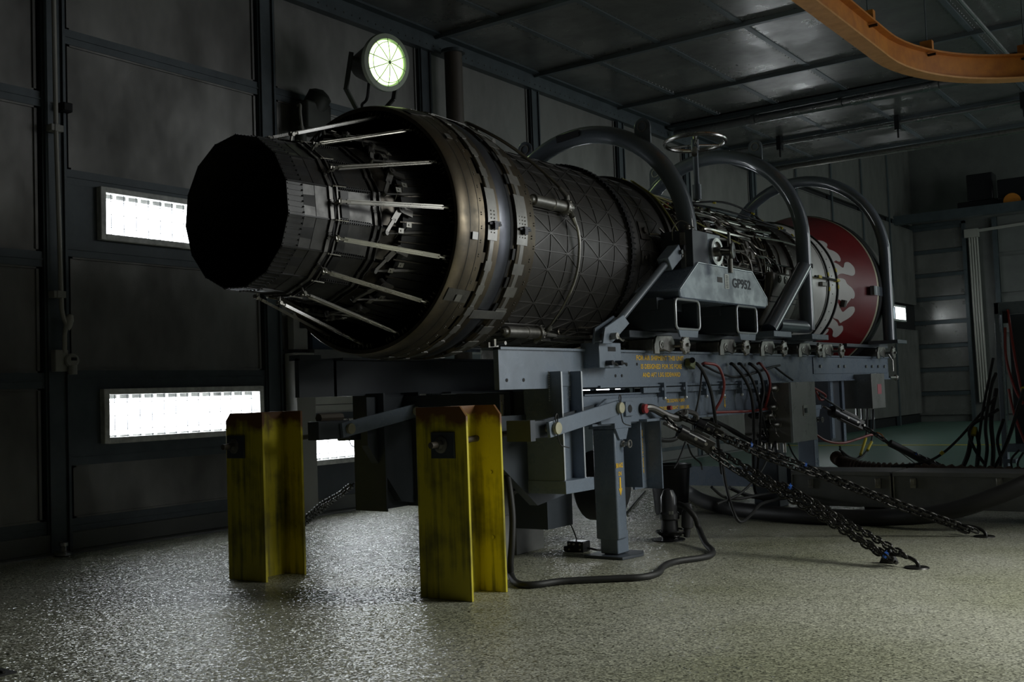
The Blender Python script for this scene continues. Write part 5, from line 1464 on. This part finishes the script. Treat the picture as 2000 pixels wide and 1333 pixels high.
for i, (pts, r, mt, lab) in enumerate((
    ([(0.575, 6.123, 1.059), (0.610, 6.122, 1.054), (0.630, 6.169, 0.995), (0.640, 6.233, 0.885), (0.650, 6.245, 0.778), (0.620, 6.333, 0.652), (0.550, 6.506, 0.495), (0.500, 6.645, 0.334)], .011, 'black_rubber', 'leftmost black cable hanging from the olive plug on the rail'),
    ([(0.575, 6.698, 1.060), (0.600, 6.683, 1.052), (0.630, 6.756, 0.979), (0.650, 6.824, 0.874), (0.650, 6.861, 0.746), (0.600, 6.966, 0.572), (0.550, 7.053, 0.384), (0.500, 7.180, 0.166), (0.500, 7.327, 0.086)], .011, 'black_rubber', 'black cable dropping from the rail right of the red loop, second from left'),
    ([(0.575, 6.823, 1.061), (0.600, 6.816, 1.053), (0.630, 6.883, 0.978), (0.650, 6.935, 0.862), (0.620, 7.091, 0.672), (0.580, 7.260, 0.514)], .010, 'black_rubber', 'black cable dropping from the rail, third from left'),
    ([(0.575, 7.004, 1.061), (0.600, 6.989, 1.053), (0.630, 7.052, 0.991), (0.650, 7.052, 0.870), (0.650, 6.993, 0.756), (0.600, 7.072, 0.566), (0.550, 7.132, 0.378), (0.500, 7.220, 0.270)], .011, 'black_rubber', 'black cable dropping from the rail beside the short red hose'),
    ([(0.600, 6.205, 1.022), (0.640, 6.079, 0.888), (0.640, 6.018, 0.776), (0.600, 6.036, 0.707)], .006, 'black_rubber', 'thin black lead hanging left of the red loop'),
    ([(0.590, 6.251, 1.049), (0.600, 6.460, 0.999), (0.610, 6.708, 0.970), (0.610, 7.029, 0.999), (0.600, 7.372, 1.039), (0.580, 7.549, 1.051)], .008, 'black_rubber', 'black cable sagging along the rail face between the plugs'),
    ([(0.590, 7.416, 1.043), (0.600, 7.560, 0.990), (0.600, 7.736, 0.940)], .008, 'black_rubber', 'short black cable going down to the large stainless box'),
    ([(0.660, 6.307, 0.508), (0.750, 6.143, 0.330), (0.850, 6.015, 0.172), (0.900, 6.005, 0.102), (0.900, 6.183, 0.131), (0.850, 6.449, 0.161), (0.750, 7.022, 0.137), (0.700, 7.341, 0.155)], .010, 'black_rubber', 'black cable hanging in a loop almost to the floor below the chains'),
    ([(0.500, 6.076, 0.643), (0.500, 5.988, 0.597), (0.500, 5.833, 0.599), (0.500, 5.737, 0.620)], .014, 'black_rubber', 'thick black hose end curving behind the tow shackle'),
    ([(0.500, 6.526, 0.696), (0.480, 6.885, 0.612), (0.480, 7.224, 0.516), (0.480, 7.693, 0.452)], .014, 'black_rubber', 'thick black cable slung under the side beam'),
    ([(0.450, 6.291, 0.712), (0.400, 6.817, 0.665), (0.350, 7.259, 0.559), (0.320, 7.882, 0.410)], .010, 'black_rubber', 'black cable slung lower under the side beam'),
    ([(0.400, 6.341, 0.572), (0.400, 6.220, 0.448), (0.400, 6.151, 0.404)], .006, 'black_rubber', 'thin lead running down behind the black bin'),
    ([(0.400, 6.360, 0.544), (0.400, 6.420, 0.467), (0.380, 6.577, 0.406), (0.380, 6.595, 0.360)], .006, 'black_rubber', 'thin crooked lead over the green floor'),
    ([(0.620, 7.302, 0.511), (0.700, 6.955, 0.416), (0.750, 6.649, 0.320), (0.800, 6.242, 0.244), (0.800, 5.905, 0.215)], .008, 'black_rubber', 'black cable crossing diagonally below the connector box'),
    ([(0.660, 7.439, 0.481), (0.660, 7.545, 0.386), (0.700, 7.708, 0.252), (0.700, 7.928, 0.139)], .006, 'black_rubber', 'thin lead from below the large stainless box down behind the chain'),
    ([(0.600, 6.268, 0.278), (0.620, 6.385, 0.210), (0.700, 6.424, 0.192), (0.750, 6.634, 0.195), (0.700, 7.105, 0.170), (0.600, 7.750, 0.134)], .010, 'black_rubber', 'black cable coiled low in front of the axle beam'),
    ([(0.500, 6.756, 0.229), (0.550, 6.930, 0.162), (0.600, 7.162, 0.120), (0.600, 7.541, 0.090), (0.500, 8.170, 0.074)], .014, 'black_rubber', 'thicker black cable coiled behind the others at the low beam'),
)):
    cable('hanging_cable', pts, r, mt, lab, 'cable', 'cables hanging from the trailer side')
cable('red_hose', [(0.580, 6.258, 1.059), (0.610, 6.240, 1.061), (0.640, 6.348, 1.043), (0.660, 6.381, 0.970), (0.660, 6.390, 0.908), (0.640, 6.386, 0.833), (0.610, 6.360, 0.769), (0.580, 6.391, 0.746)], .009, 'red_hose', 'red hose looping down from the rail beside the stencilled warning', 'hose')
cable('red_hose', [(0.580, 6.391, 0.746), (0.600, 6.631, 0.741), (0.600, 6.968, 0.736), (0.600, 7.222, 0.743)], .009, 'red_hose', 'red hose running straight along the lower beam', 'hose')
cable('red_hose', [(0.580, 7.135, 1.061), (0.610, 7.117, 1.060), (0.640, 7.164, 0.990), (0.660, 7.151, 0.911), (0.640, 7.153, 0.829), (0.600, 7.186, 0.751)], .009, 'red_hose', 'short red hose hanging left of the large stainless box', 'hose')
cable('red_hose', [(0.600, 8.220, 0.847), (0.620, 8.257, 0.778), (0.640, 8.310, 0.816), (0.64, 7.95, .90)], .009, 'red_hose', 'short forked red hose just right of the large stainless box', 'hose')
cable('red_hose', [(0.620, 8.116, 0.513), (0.660, 8.235, 0.459), (0.700, 8.470, 0.430), (0.740, 8.728, 0.448), (0.780, 8.935, 0.470), (0.800, 9.089, 0.462)], .010, 'red_hose', 'red hose sagging right of the large stainless box over the green floor', 'hose')
cable('ground_cable', [(0.700, 9.146, 0.676), (0.720, 9.019, 0.466), (0.740, 8.860, 0.378), (0.760, 8.681, 0.306), (0.780, 8.393, 0.306), (0.780, 8.223, 0.369), (0.760, 8.231, 0.419)], .008, 'black_rubber', 'looped lead with a yellow sleeve under the smaller stainless box, left one')
cable('ground_cable', [(0.700, 9.313, 0.671), (0.720, 9.183, 0.458), (0.760, 8.942, 0.369), (0.800, 8.581, 0.305), (0.800, 8.336, 0.330), (0.780, 8.168, 0.400)], .008, 'black_rubber', 'looped lead with a yellow sleeve under the smaller stainless box, right one')
for (a, b, lb) in (((0.745, 8.922, 0.442), (0.775, 8.676, 0.327), 'left'), ((0.760, 9.016, 0.407), (0.785, 8.819, 0.351), 'right')):
    tag(M().cyl(a, b, .012, 10).build('yellow_sleeve', 'yellow_tape'), 'yellow sleeve on the %s looped lead below the smaller stainless box' % lb, 'cable sleeve')
pl = thing('plug', 'olive green military plug with a black cap on the rail after the lettering', 'plug', (0.560, 6.139, 1.063))
M().obox((0.585, 6.074, 1.058), (0, .9, -.3), (0, .3, .9), (1, 0, 0), .075, .055, .04).build('plug_body', 'olive', pl, bevel=.004) if mat('olive', (.13, .15, .06), .45) else None
M().cyl((0.605, 6.064, 1.079), (0.630, 6.013, 1.078), .018, 12).build('plug_cap', 'black_gloss', pl)

# thick black floor hose
o = cable('thick_hose', [(-0.480, 8.104, 0.050), (-0.082, 7.535, 0.050), (0.303, 7.130, 0.050), (0.708, 6.890, 0.050), (1.092, 6.799, 0.050), (1.407, 6.841, 0.050), (1.745, 6.750, 0.085), (1.953, 6.750, 0.131), (2.146, 6.800, 0.201), (2.326, 6.900, 0.285), (2.491, 7.100, 0.382)], .052, 'black_rubber', 'very thick black hose lying in a long curve in front of the cable trays', 'hose', n=16)
cable('power_hose', [(0.340, 4.413, 0.561), (0.380, 4.381, 0.513), (0.420, 4.347, 0.427), (0.450, 4.319, 0.305), (0.460, 4.293, 0.184), (0.450, 4.288, 0.085), (0.451, 4.291, 0.020), (0.592, 4.148, 0.016), (0.682, 4.158, 0.016), (0.751, 4.292, 0.016), (0.939, 4.449, 0.016), (1.041, 4.539, 0.016), (1.054, 4.670, 0.016), (0.991, 4.841, 0.016), (0.972, 5.008, 0.016), (1.034, 5.161, 0.016), (1.045, 5.279, 0.016), (0.983, 5.431, 0.016), (0.873, 5.579, 0.030), (0.770, 5.720, 0.086), (0.744, 5.720, 0.159), (0.691, 5.720, 0.210), (0.632, 5.740, 0.227)], .017, 'black_rubber', 'black flexible hose snaking across the floor from the near yellow post to the black pump', 'hose', n=12)

# black bin and the pump standing before it
bn = thing('waste_bin', 'black plastic bin with a rim standing under the trailer', 'bin', (-0.134, 7.124, 0.000))
bc = Vector((-0.104, 7.065, 0.000)); bc.z = 0
M().lathe([(0, 0), (0, .115), (.02, .12), (.33, .145), (.335, .158), (.36, .158), (.362, .13), (.30, .125)], bc, (0, 0, 1), 32).build('bin_body', 'bucket_black', bn)
pu = thing('drain_pump', 'black wet-looking wrapped drain pump with coiled lead on the floor before the bin', 'pump', (0.586, 5.743, 0.000))
c = Vector((0.537, 5.818, 0.000)); c.z = 0
M().lathe([(.0, .05), (.01, .05), (.03, .055), (.12, .05), (.13, .062), (.16, .062), (.17, .05), (.26, .048), (.30, .03), (.31, 0)], c + Vector((-.01, 0, 0)), (0, 0, 1), 20).build('pump_body', 'plastic_bag', pu)
M().lathe([(0, .0), (0, .018), (.05, .022), (.06, .035), (.14, .037), (.20, .02), (.205, 0)], c + Vector((.085, .03, .02)), (0.1, 0, 1), 16).build('side_tube', 'plastic_bag', pu)
rp = random.Random(5)
for k in range(4):
    M().tube([c + Vector(((.05 + .012 * k) * math.cos(t) - .005, (.05 + .012 * k) * math.sin(t), .02 + .012 * k + rp.uniform(-.006, .006))) for t in [q * PI / 6 for q in range(12)]], .006, 6, sub=2, closed=True).build('coiled_lead', 'black_gloss', pu)
M().obox(c + Vector((.03, -.052, .17)), (1, .2, 0), (0, 0, 1), (0, 1, 0), .025, .018, .004).build('white_tag', 'grey_plastic', pu)
M().lathe([(0, .10), (.006, .10), (.008, 0)], c + Vector((-.02, 0, .001)), (0, 0, 1), 18).build('foot', 'black_gloss', pu)
ps = thing('floor_pedal', 'small black bolted block with a cord on the floor behind the near jack leg', 'pedal', (0.253, 5.222, -0.000))
c = Vector((0.253, 5.222, -0.000))
M().box(c.x - .06, c.x + .05, c.y - .03, c.y + .05, 0, .06).box(c.x - .085, c.x - .06, c.y - .03, c.y + .04, 0, .03).build('block', 'black_gloss', ps, bevel=.006)
m = M()
for (dx, dz) in ((-.04, .045), (-.01, .045), (.03, .045), (-.04, .015), (.03, .015)): m.cyl(c + Vector((dx, -.03, dz)), c + Vector((dx, -.038, dz)), .006, 6)
m.build('block_bolt', 'zinc', ps)
M().tube([c + Vector((.05, .02, .02)), c + Vector((.12, .06, .01)), (0.110, 5.777, 0.010), (-1.095, 8.481, 0.010)], .006, 6, sub=5).build('cord', 'black_rubber', ps)
M().tube([c + Vector((-.02, .01, .06)), (0.223, 5.247, 0.076), (0.203, 5.239, 0.135), (0.193, 5.194, 0.198)], .004, 6, sub=4).build('thin_chain', 'chain_steel', ps)
# grey pedestal behind the near post and the valve rack
pd = tag(M().box(-.42, .0, 4.97, 5.25, 0, .37).build('grey_pedestal', 'tray_grey', bevel=.004), 'plain grey metal block on the floor between the near yellow post and the jack leg', 'pedestal')
vr = thing('valve_rack', 'narrow grey valve rack with gauge and hose fittings just behind the near yellow post', 'valve rack', (0.300, 4.478, 0.152))
p0 = Vector((0.300, 4.504, 0.568))
M().box(p0.x - .05, p0.x + .0, p0.y - .10, p0.y + .05, p0.z - .28, p0.z + .13).build('rack_plate', 'tray_grey', vr, bevel=.003)
M().box(p0.x - .04, p0.x - .01, p0.y - .08, p0.y + .03, 0, p0.z - .28).build('rack_leg', 'tray_grey', vr)
M().cyl((p0.x, p0.y - .03, p0.z + .13), (p0.x, p0.y - .03, p0.z + .34), .014, 10).build('pipe', 'stainless', vr)
M().cyl((p0.x, p0.y + .05, p0.z + .05), (p0.x, p0.y + .05, p0.z + .36), .010, 10).cyl((p0.x - .01, p0.y + .05, p0.z + .2), (p0.x + .015, p0.y + .05, p0.z + .2), .034, 16).build('gauge_pipe', 'black_gloss', vr)
for dz in (.06, -.10, -.16): M().cyl((p0.x, p0.y - .0, p0.z + dz), (p0.x + .04, p0.y - .02, p0.z + dz), .018, 8).cyl((p0.x + .04, p0.y - .02, p0.z + dz), (p0.x + .06, p0.y - .03, p0.z + dz), .010, 8).build('hose_fitting', 'black_gloss', vr)

# ------------------------------------------------------------------ chains
LM = {}


def link_mesh(L, W, r):
    key = (L, W, r)
    if key in LM: return LM[key]
    pts = []
    h = L / 2 - W / 2
    for k in range(5):
        t = -PI / 2 + PI * k / 4; pts.append(Vector((h + W / 2 * math.cos(t), W / 2 * math.sin(t), 0)))
    for k in range(5):
        t = PI / 2 + PI * k / 4; pts.append(Vector((-h + W / 2 * math.cos(t), W / 2 * math.sin(t), 0)))
    m = M().tube(pts, r, 6, closed=True)
    o = m.build('tmp', 'chain_steel', ang=60)
    me = o.data; bpy.data.objects.remove(o)
    me.name = 'chain_link'
    LM[key] = me
    return me


def chain(label, pts, L=.048, W=.026, r=.0048, group=None, tapes=(), sag=0.0, name='tie_down_chain'):
    pts = [Vector(p) for p in pts]
    root = thing(name, label, 'chain', pts[0], group)
    if len(pts) == 2 and sag:
        a, b = pts; pts = [a.lerp(b, k / 10) - Vector((0, 0, sag * 4 * (k / 10) * (1 - k / 10))) for k in range(11)]
    me = link_mesh(L, W, r); pitch = L - 2 * r * 1.5
    # walk the polyline
    d = [0]
    for a, b in zip(pts, pts[1:]): d.append(d[-1] + (b - a).length)
    n = int(d[-1] / pitch); k = 0
    for i in range(n):
        s = (i + .5) * pitch
        while d[k + 1] < s: k += 1
        a, b = pts[k], pts[k + 1]; p = a.lerp(b, (s - d[k]) / (d[k + 1] - d[k])); u = (b - a).normalized()
        x, y, _ = frame(u)
        t = PI / 4 + (PI / 2 if i % 2 else 0) + rp.uniform(-.25, .25)
        sdv = x * math.cos(t) + y * math.sin(t); nn = u.cross(sdv)
        o = bpy.data.objects.new('chain_link', me)
        COL.objects.link(o); o.parent = root
        o.matrix_local = Matrix(((u.x, sdv.x, nn.x, p.x - pts[0].x), (u.y, sdv.y, nn.y, p.y - pts[0].y), (u.z, sdv.z, nn.z, p.z - pts[0].z), (0, 0, 0, 1)))
    for s in tapes:
        q = s * d[-1]; k = 0
        while d[k + 1] < q: k += 1
        p = pts[k].lerp(pts[k + 1], (q - d[k]) / (d[k + 1] - d[k])); u = (pts[k + 1] - pts[k]).normalized()
        m = M().cyl(p - u * .006, p + u * .006, .0165, 10).tube([p + Vector((0, 0, .012)), p + Vector((.006, 0, .022))], .003, 5)
        m.build('blue_tie', 'blue_tape', root)
    return root


S1 = Vector((0.680, 5.523, 0.755)); E1 = Vector((1.972, 5.318, 0.050)); F1 = Vector((2.082, 5.368, 0.010))
S2 = Vector((0.700, 5.474, 0.774)); E2 = Vector((2.124, 6.564, 0.020))
m1 = S1.lerp(E1, .25); m2 = S2.lerp(E2, .18)


def binder(name, label, a, b, r):
    o = thing(name, label, 'chain tensioner', a)
    u = (b - a).normalized(); sd = u.cross(Vector((0, 0, 1))).normalized()
    n = sd.cross(u)
    m = M().cyl(a, a + u * .05, r * 1.25, 14).cyl(a + u * .05, b - u * .06, r, 14)
    m.build('tension_barrel', 'black_gloss', o, bevel=.002)
    M().beam(a.lerp(b, .25) + n * .0, b, r * 1.2, r * 2.1, sd).build('side_plate', 'chain_steel', o, bevel=.004)
    for t in (.45, .75, .97): M().cyl(a.lerp(b, t) - sd * r * 1.0, a.lerp(b, t) + sd * r * 1.0, .010, 10).build('rivet_pin', 'zinc', o)
    M().beam(a.lerp(b, .35) + n * (r + .012), a.lerp(b, .8) + n * (r + .012), .014, .012, sd).build('release_lever', 'chain_steel', o)
    M().tube([a - u * .01, a - u * .06, a - u * .08 + sd * .012, a - u * .10], .010, 8, sub=3).build('end_hook', 'crank_steel', o)
    return o


binder('chain_tensioner', 'black barrel chain tensioner on the lower chain below the tow shackle', Vector((0.760, 5.536, 0.666)), Vector((0.900, 5.672, 0.559)), .034)
binder('chain_tensioner', 'black lever chain tensioner on the upper chain left of the stainless box', Vector((0.800, 5.694, 0.700)), Vector((0.930, 5.752, 0.625)), .026)
binder('chain_tensioner', 'grey slotted chain tensioner right of the large stainless box', Vector((0.660, 8.375, 0.689)), Vector((0.800, 8.675, 0.557)), .036)
G = 'tie-down chains running to the floor'
st1 = S1.lerp(E1, .0)
chain('lower near chain from the barrel tensioner to the floor anchor nearest the camera', [Vector((0.890, 5.667, 0.565)), Vector((1.400, 5.551, 0.331)), E1], group=G, sag=0, tapes=(.98,), L=.052, W=.030, r=.0055)
chain('second strand beside the lower near chain, slightly lower in its sag', [Vector((1.040, 5.682, 0.437)), Vector((1.440, 5.549, 0.270)), Vector((1.971, 5.354, 0.030))], group=G, L=.052, W=.030, r=.0055)
chain('folded-back strand on the lower near chain with a blue tie', [Vector((1.360, 5.550, 0.377)), Vector((1.660, 5.539, 0.206)), Vector((2.051, 5.314, 0.060))], group=G, tapes=(.05,), L=.052, W=.030, r=.0055)
chain('upper chain from the lever tensioner to the farther floor anchor', [Vector((0.920, 5.747, 0.631)), Vector((1.250, 6.075, 0.448)), Vector((1.600, 6.255, 0.270)), E2], group=G, tapes=(.12, .34), L=.052, W=.030, r=.0055)
chain('second strand lying along the upper chain behind the stainless box corner', [Vector((0.900, 5.701, 0.633)), Vector((1.120, 5.937, 0.483)), Vector((1.400, 6.152, 0.346)), Vector((1.730, 6.389, 0.171)), Vector((2.078, 6.548, 0.020))], group=G, L=.052, W=.030, r=.0055)
chain('short chain strand hanging off the lower tensioner', [Vector((0.860, 5.675, 0.547)), Vector((0.980, 5.747, 0.440)), Vector((1.100, 5.819, 0.349)), Vector((1.300, 5.697, 0.335))], group=G, L=.052, W=.030, r=.0055)
chain('upper strand between shackle and lever tensioner', [Vector((0.710, 5.605, 0.752)), Vector((0.800, 5.694, 0.700))], group=G, L=.045, W=.026, r=.006)
chain('strand between shackle and barrel tensioner', [Vector((0.700, 5.497, 0.747)), Vector((0.760, 5.536, 0.666))], group=G, L=.045, W=.026, r=.006)
chain('chain on the dim far side running down toward the left behind the left yellow post', [Vector((-.66, 4.35, .44)), Vector((-1.300, 4.785, 0.270)), Vector((-2.004, 5.153, 0.020))], group=G, L=.05, W=.03, r=.005)
chain('second strand of the dim far-side chain', [Vector((-0.800, 4.425, 0.388)), Vector((-1.300, 4.741, 0.275)), Vector((-2.040, 5.140, 0.020))], group=G, L=.05, W=.03, r=.005)
chain('dark chain running right behind the cable trays', [Vector((0.800, 8.650, 0.562)), Vector((0.980, 8.806, 0.401)), Vector((1.200, 8.856, 0.296)), Vector((1.420, 8.913, 0.177))], group=G, L=.05, W=.03, r=.0055, tapes=(.62,))
cable('sheathed_chain', [(0.990, 8.746, 0.413), (1.090, 8.832, 0.342), (1.240, 8.873, 0.247), (1.380, 8.890, 0.186)], .030, 'black_rubber', 'black rubber sleeve over the chain running right behind the trays', 'chain sleeve', n=12)
cable('black_strap', [(0.620, 8.229, 0.819), (0.720, 8.630, 0.642), (0.820, 8.815, 0.518), (0.960, 8.871, 0.381)], .008, 'black_rubber', 'thin black strap above the slotted tensioner', 'strap')
cable('orange_cord', [(0.800, 9.037, 0.486), (0.840, 9.040, 0.464), (0.880, 9.009, 0.415), (0.900, 8.980, 0.391)], .005, 'orange_paint', 'short orange cord end hanging beside the black sleeve', 'cord')
cable('thin_cord', [(0.900, 8.980, 0.391), (1.000, 9.005, 0.319), (1.150, 8.882, 0.233)], .004, 'black_rubber', 'thin black cord below the black sleeve', 'cord')
# floor anchors
for (p, nm) in ((F1, 'nearest the camera'), (E2 + Vector((.01, 0, 0)), 'beyond, at the end of the upper chain')):
    a = thing('floor_anchor', 'dark hook and plate bolted into the floor, ' + nm, 'floor anchor', (p.x, p.y, 0))
    M().lathe([(0, 0), (0.0, .06), (.006, .055), (.008, 0)], (p.x, p.y, 0), (0, 0, 1), 20).build('anchor_plate', 'chain_steel', a)
    M().tube([(p.x + .01, p.y, .0), (p.x, p.y, .03), (p.x - .05, p.y + .01, .05), (p.x - .13, p.y + .03, .055), (p.x - .15, p.y + .05, .03), (p.x - .10, p.y + .02, .015)], .010, 8, sub=5).build('anchor_hook', 'chain_steel', a)
q = Vector((1.929, 5.440, -0.000))
wg = tag(M().prism([(q.x - .05, q.y, 0), (q.x + .04, q.y, 0), (q.x + .01, q.y, .075), (q.x - .015, q.y, .075)], (0, .04, 0)).build('rubber_block', 'black_rubber', bevel=.006), 'small black rubber foot under the near end of the chains', 'block')

# ------------------------------------------------------------------ cable trays, corrugated hose, frame at the right
for (ta, tb_, tz, lab, lat) in (((0.765, 7.200, 0.081), (1.442, 7.200, 0.101), 0.295, 'grey steel cable tray box with latches, left of the two on legs', ((0.904, 7.200, 0.225), (1.359, 7.200, 0.233))), ((1.455, 7.200, 0.101), (2.462, 7.200, 0.130), 0.294, 'grey steel cable tray box with latches, right one running out of the picture', ((1.586, 7.200, 0.237), (2.105, 7.200, 0.246)))):
    a = Vector(ta); b = Vector(tb_)
    t = thing('cable_tray', lab, 'cable tray', ((a.x + b.x) / 2, 7.35, 0), 'cable trays on the floor')
    M().box(a.x, b.x, 7.2, 7.55, .075, tz).build('tray_body', 'tray_grey', t, bevel=.004)
    M().box(a.x - .0, b.x + .0, 7.185, 7.56, tz, tz + .016).box(a.x, b.x, 7.185, 7.20, tz - .012, tz + .016).build('tray_lid', 'tray_grey', t, bevel=.003)
    M().box(b.x - .008, b.x, 7.19, 7.2, .075, tz).build('tray_rib', 'zinc', t)
    M().box(a.x, a.x + .008, 7.19, 7.2, .075, tz).build('tray_rib', 'zinc', t)
    for l in lat:
        c = Vector(l)
        M().box(c.x - .018, c.x + .018, 7.178, 7.2, c.z - .03, c.z + .035).box(c.x - .012, c.x + .012, 7.168, 7.18, c.z - .01, c.z + .03).build('latch', 'zinc', t, bevel=.002)
    for x in (a.x + .10, b.x - .15):
        M().box(x - .05, x + .05, 7.25, 7.5, 0, .075).build('tray_leg', 'dark_gap', t)
m = M(); path = [Vector((0.700, 8.300, 0.332)), Vector((0.803, 8.200, 0.292)), Vector((1.028, 8.100, 0.263)), Vector((1.397, 8.100, 0.255)), Vector((1.916, 8.100, 0.239)), Vector((2.396, 8.100, 0.241))]
P = smooth(path, 26)
m.tube(P, [.042 + .010 * math.sin(k * 2.0) for k in range(len(P))], 14)
tag(m.build('corrugated_hose', 'brown_hose', ang=80), 'brown corrugated hose lying behind the cable trays', 'hose')
YF = 8.7
gf = thing('equipment_frame', 'blue-grey steel frame with red hoses at the right edge', 'frame', (1.810, 8.700, 0.167))
A = Vector((1.828, 8.700, 1.467)); B = Vector((1.908, 8.700, 1.430)); 
x0 = A.x; x1 = (1.883, 8.700, 1.047)[0]; zt = A.z
M().box(x0, x1 - .02, YF, YF + .08, 0.0, zt).build('frame_post', 'blue_grey_paint', gf, bevel=.004)
M().box(x0, x0 + 2.2, YF, YF + .08, zt - .09, zt + .0).build('frame_top', 'blue_grey_paint', gf, bevel=.004)
zl = (1.893, 8.700, 0.385)[2]
M().box(x1 - .02, x0 + 2.2, YF, YF + .08, zl - .04, zl + .02).build('frame_crossbar', 'blue_grey_paint', gf, bevel=.004)
M().box(x1 + .02, x0 + 2.2, YF + .12, YF + .16, zl, zt - .09).build('back_panel', 'dark_and_shaded_blue', gf)
M().box(x0 - .02, x1 + .04, YF - .02, YF + .1, (1.797, 8.700, 0.263)[2], (1.799, 8.700, 0.293)[2]).build('post_bracket', 'blue_grey_paint', gf)
for k, pts in enumerate(([(1.929, 8.680, 1.408), (1.945, 8.680, 1.196), (1.963, 8.680, 1.005), (1.982, 8.680, 0.852), (1.998, 8.680, 0.756)],
                         [(1.904, 8.680, 1.276), (1.896, 8.680, 1.084), (1.916, 8.680, 0.930), (1.954, 8.680, 0.796), (1.998, 8.680, 0.700)],
                         [(1.903, 8.680, 0.816), (1.923, 8.680, 0.663), (1.957, 8.680, 0.530), (1.993, 8.680, 0.416)])):
    M().tube(pts, .010, 8, sub=4).build('red_hose', 'red_hose', gf)
M().obox((1.908, 8.680, 1.352), (1, 0, 0), (0, 1, 0), (0, 0, 1), .03, .03, .09).build('hose_joint', 'black_gloss', gf)
M().obox((2.006, 8.670, 0.805), (1, 0, .3), (0, 1, 0), (0, 0, 1), .03, .03, .05).build('yellow_tape', 'yellow_tape', gf)
for k, (pts, r) in enumerate((
    ([(1.845, 8.500, 1.047), (1.819, 8.450, 0.898), (1.775, 8.400, 0.675), (1.746, 8.350, 0.454), (1.718, 8.300, 0.199)], .010),
    ([(1.857, 8.500, 0.934), (1.836, 8.400, 0.823), (1.808, 8.300, 0.567), (1.808, 8.300, 0.383), (1.770, 8.300, 0.199)], .013),
    ([(1.854, 8.500, 0.821), (1.827, 8.400, 0.600), (1.850, 8.300, 0.383), (1.826, 8.300, 0.200)], .016),
    ([(1.697, 8.400, 0.527), (1.690, 8.350, 0.455), (1.674, 8.300, 0.346), (1.614, 8.300, 0.216)], .018),
    ([(1.715, 8.400, 0.542), (1.744, 8.350, 0.417), (1.742, 8.300, 0.310), (1.718, 8.300, 0.199)], .014),
    ([(2.058, 8.400, 0.816), (1.997, 8.400, 0.634), (1.927, 8.350, 0.417), (1.822, 8.300, 0.200)], .014),
    ([(1.868, 8.400, 0.766), (1.737, 8.400, 0.620), (1.609, 8.300, 0.458), (1.503, 8.200, 0.352), (1.400, 8.100, 0.303), (1.208, 8.000, 0.283)], .010),
    ([(1.880, 8.400, 0.673), (1.808, 8.400, 0.630), (1.710, 8.350, 0.567), (1.693, 8.300, 0.495), (1.728, 8.300, 0.383), (1.792, 8.300, 0.273)], .012),
    ([(1.890, 8.500, 0.595), (1.861, 8.400, 0.451), (1.897, 8.300, 0.310), (1.867, 8.300, 0.201)], .012),
    ([(1.981, 8.500, 0.371), (1.945, 8.400, 0.304), (1.975, 8.300, 0.202)], .008), ([(2.008, 8.500, 0.352), (1.988, 8.400, 0.285), (2.015, 8.300, 0.203)], .008))):
    cable('tangled_cable', pts, r, 'black_rubber', ['thin black cable highest beside the frame post', 'black cable hanging closest left of the frame post', 'thick black cable against the frame post foot', 'thick black cable end with a yellow band above it', 'black cable right of the yellow band', 'black cable crossing in front of the frame opening', 'long black cable running down left from the frame over the green floor', 'black cable bent over left of the frame foot', 'black cable at the foot of the frame post', 'thin looped lead under the frame crossbar', 'thinnest lead at the picture edge under the crossbar'][k], 'cable', 'tangled cables beside the frame', sub=5)
tag(M().cyl((1.711, 8.370, 0.543), (1.705, 8.340, 0.492), .024, 12).build('yellow_band', 'yellow_tape'), 'yellow band on the thick cable end left of the frame', 'cable sleeve')
tag(M().cyl((1.529, 8.200, 0.378), (1.513, 8.190, 0.361), .014, 10).build('yellow_band', 'yellow_tape'), 'small yellow band on the long cable over the green floor', 'cable sleeve')

gt = thing('floor_grate', 'dark floor grating at the bottom left corner', 'grate', (-0.038, 2.001, 0.000))
c = Vector((-0.066, 2.039, 0.000))
M().box(c.x - .75, c.x + .0, c.y - .9, c.y + .02, 0, .006).build('grate_frame', 'dark_gap', gt)
for k in range(14):
    M().box(c.x - .73, c.x - .02, c.y - .02 - k * .06, c.y - .01 - k * .06, .006, .012).build('grate_bar', 'chain_steel', gt)
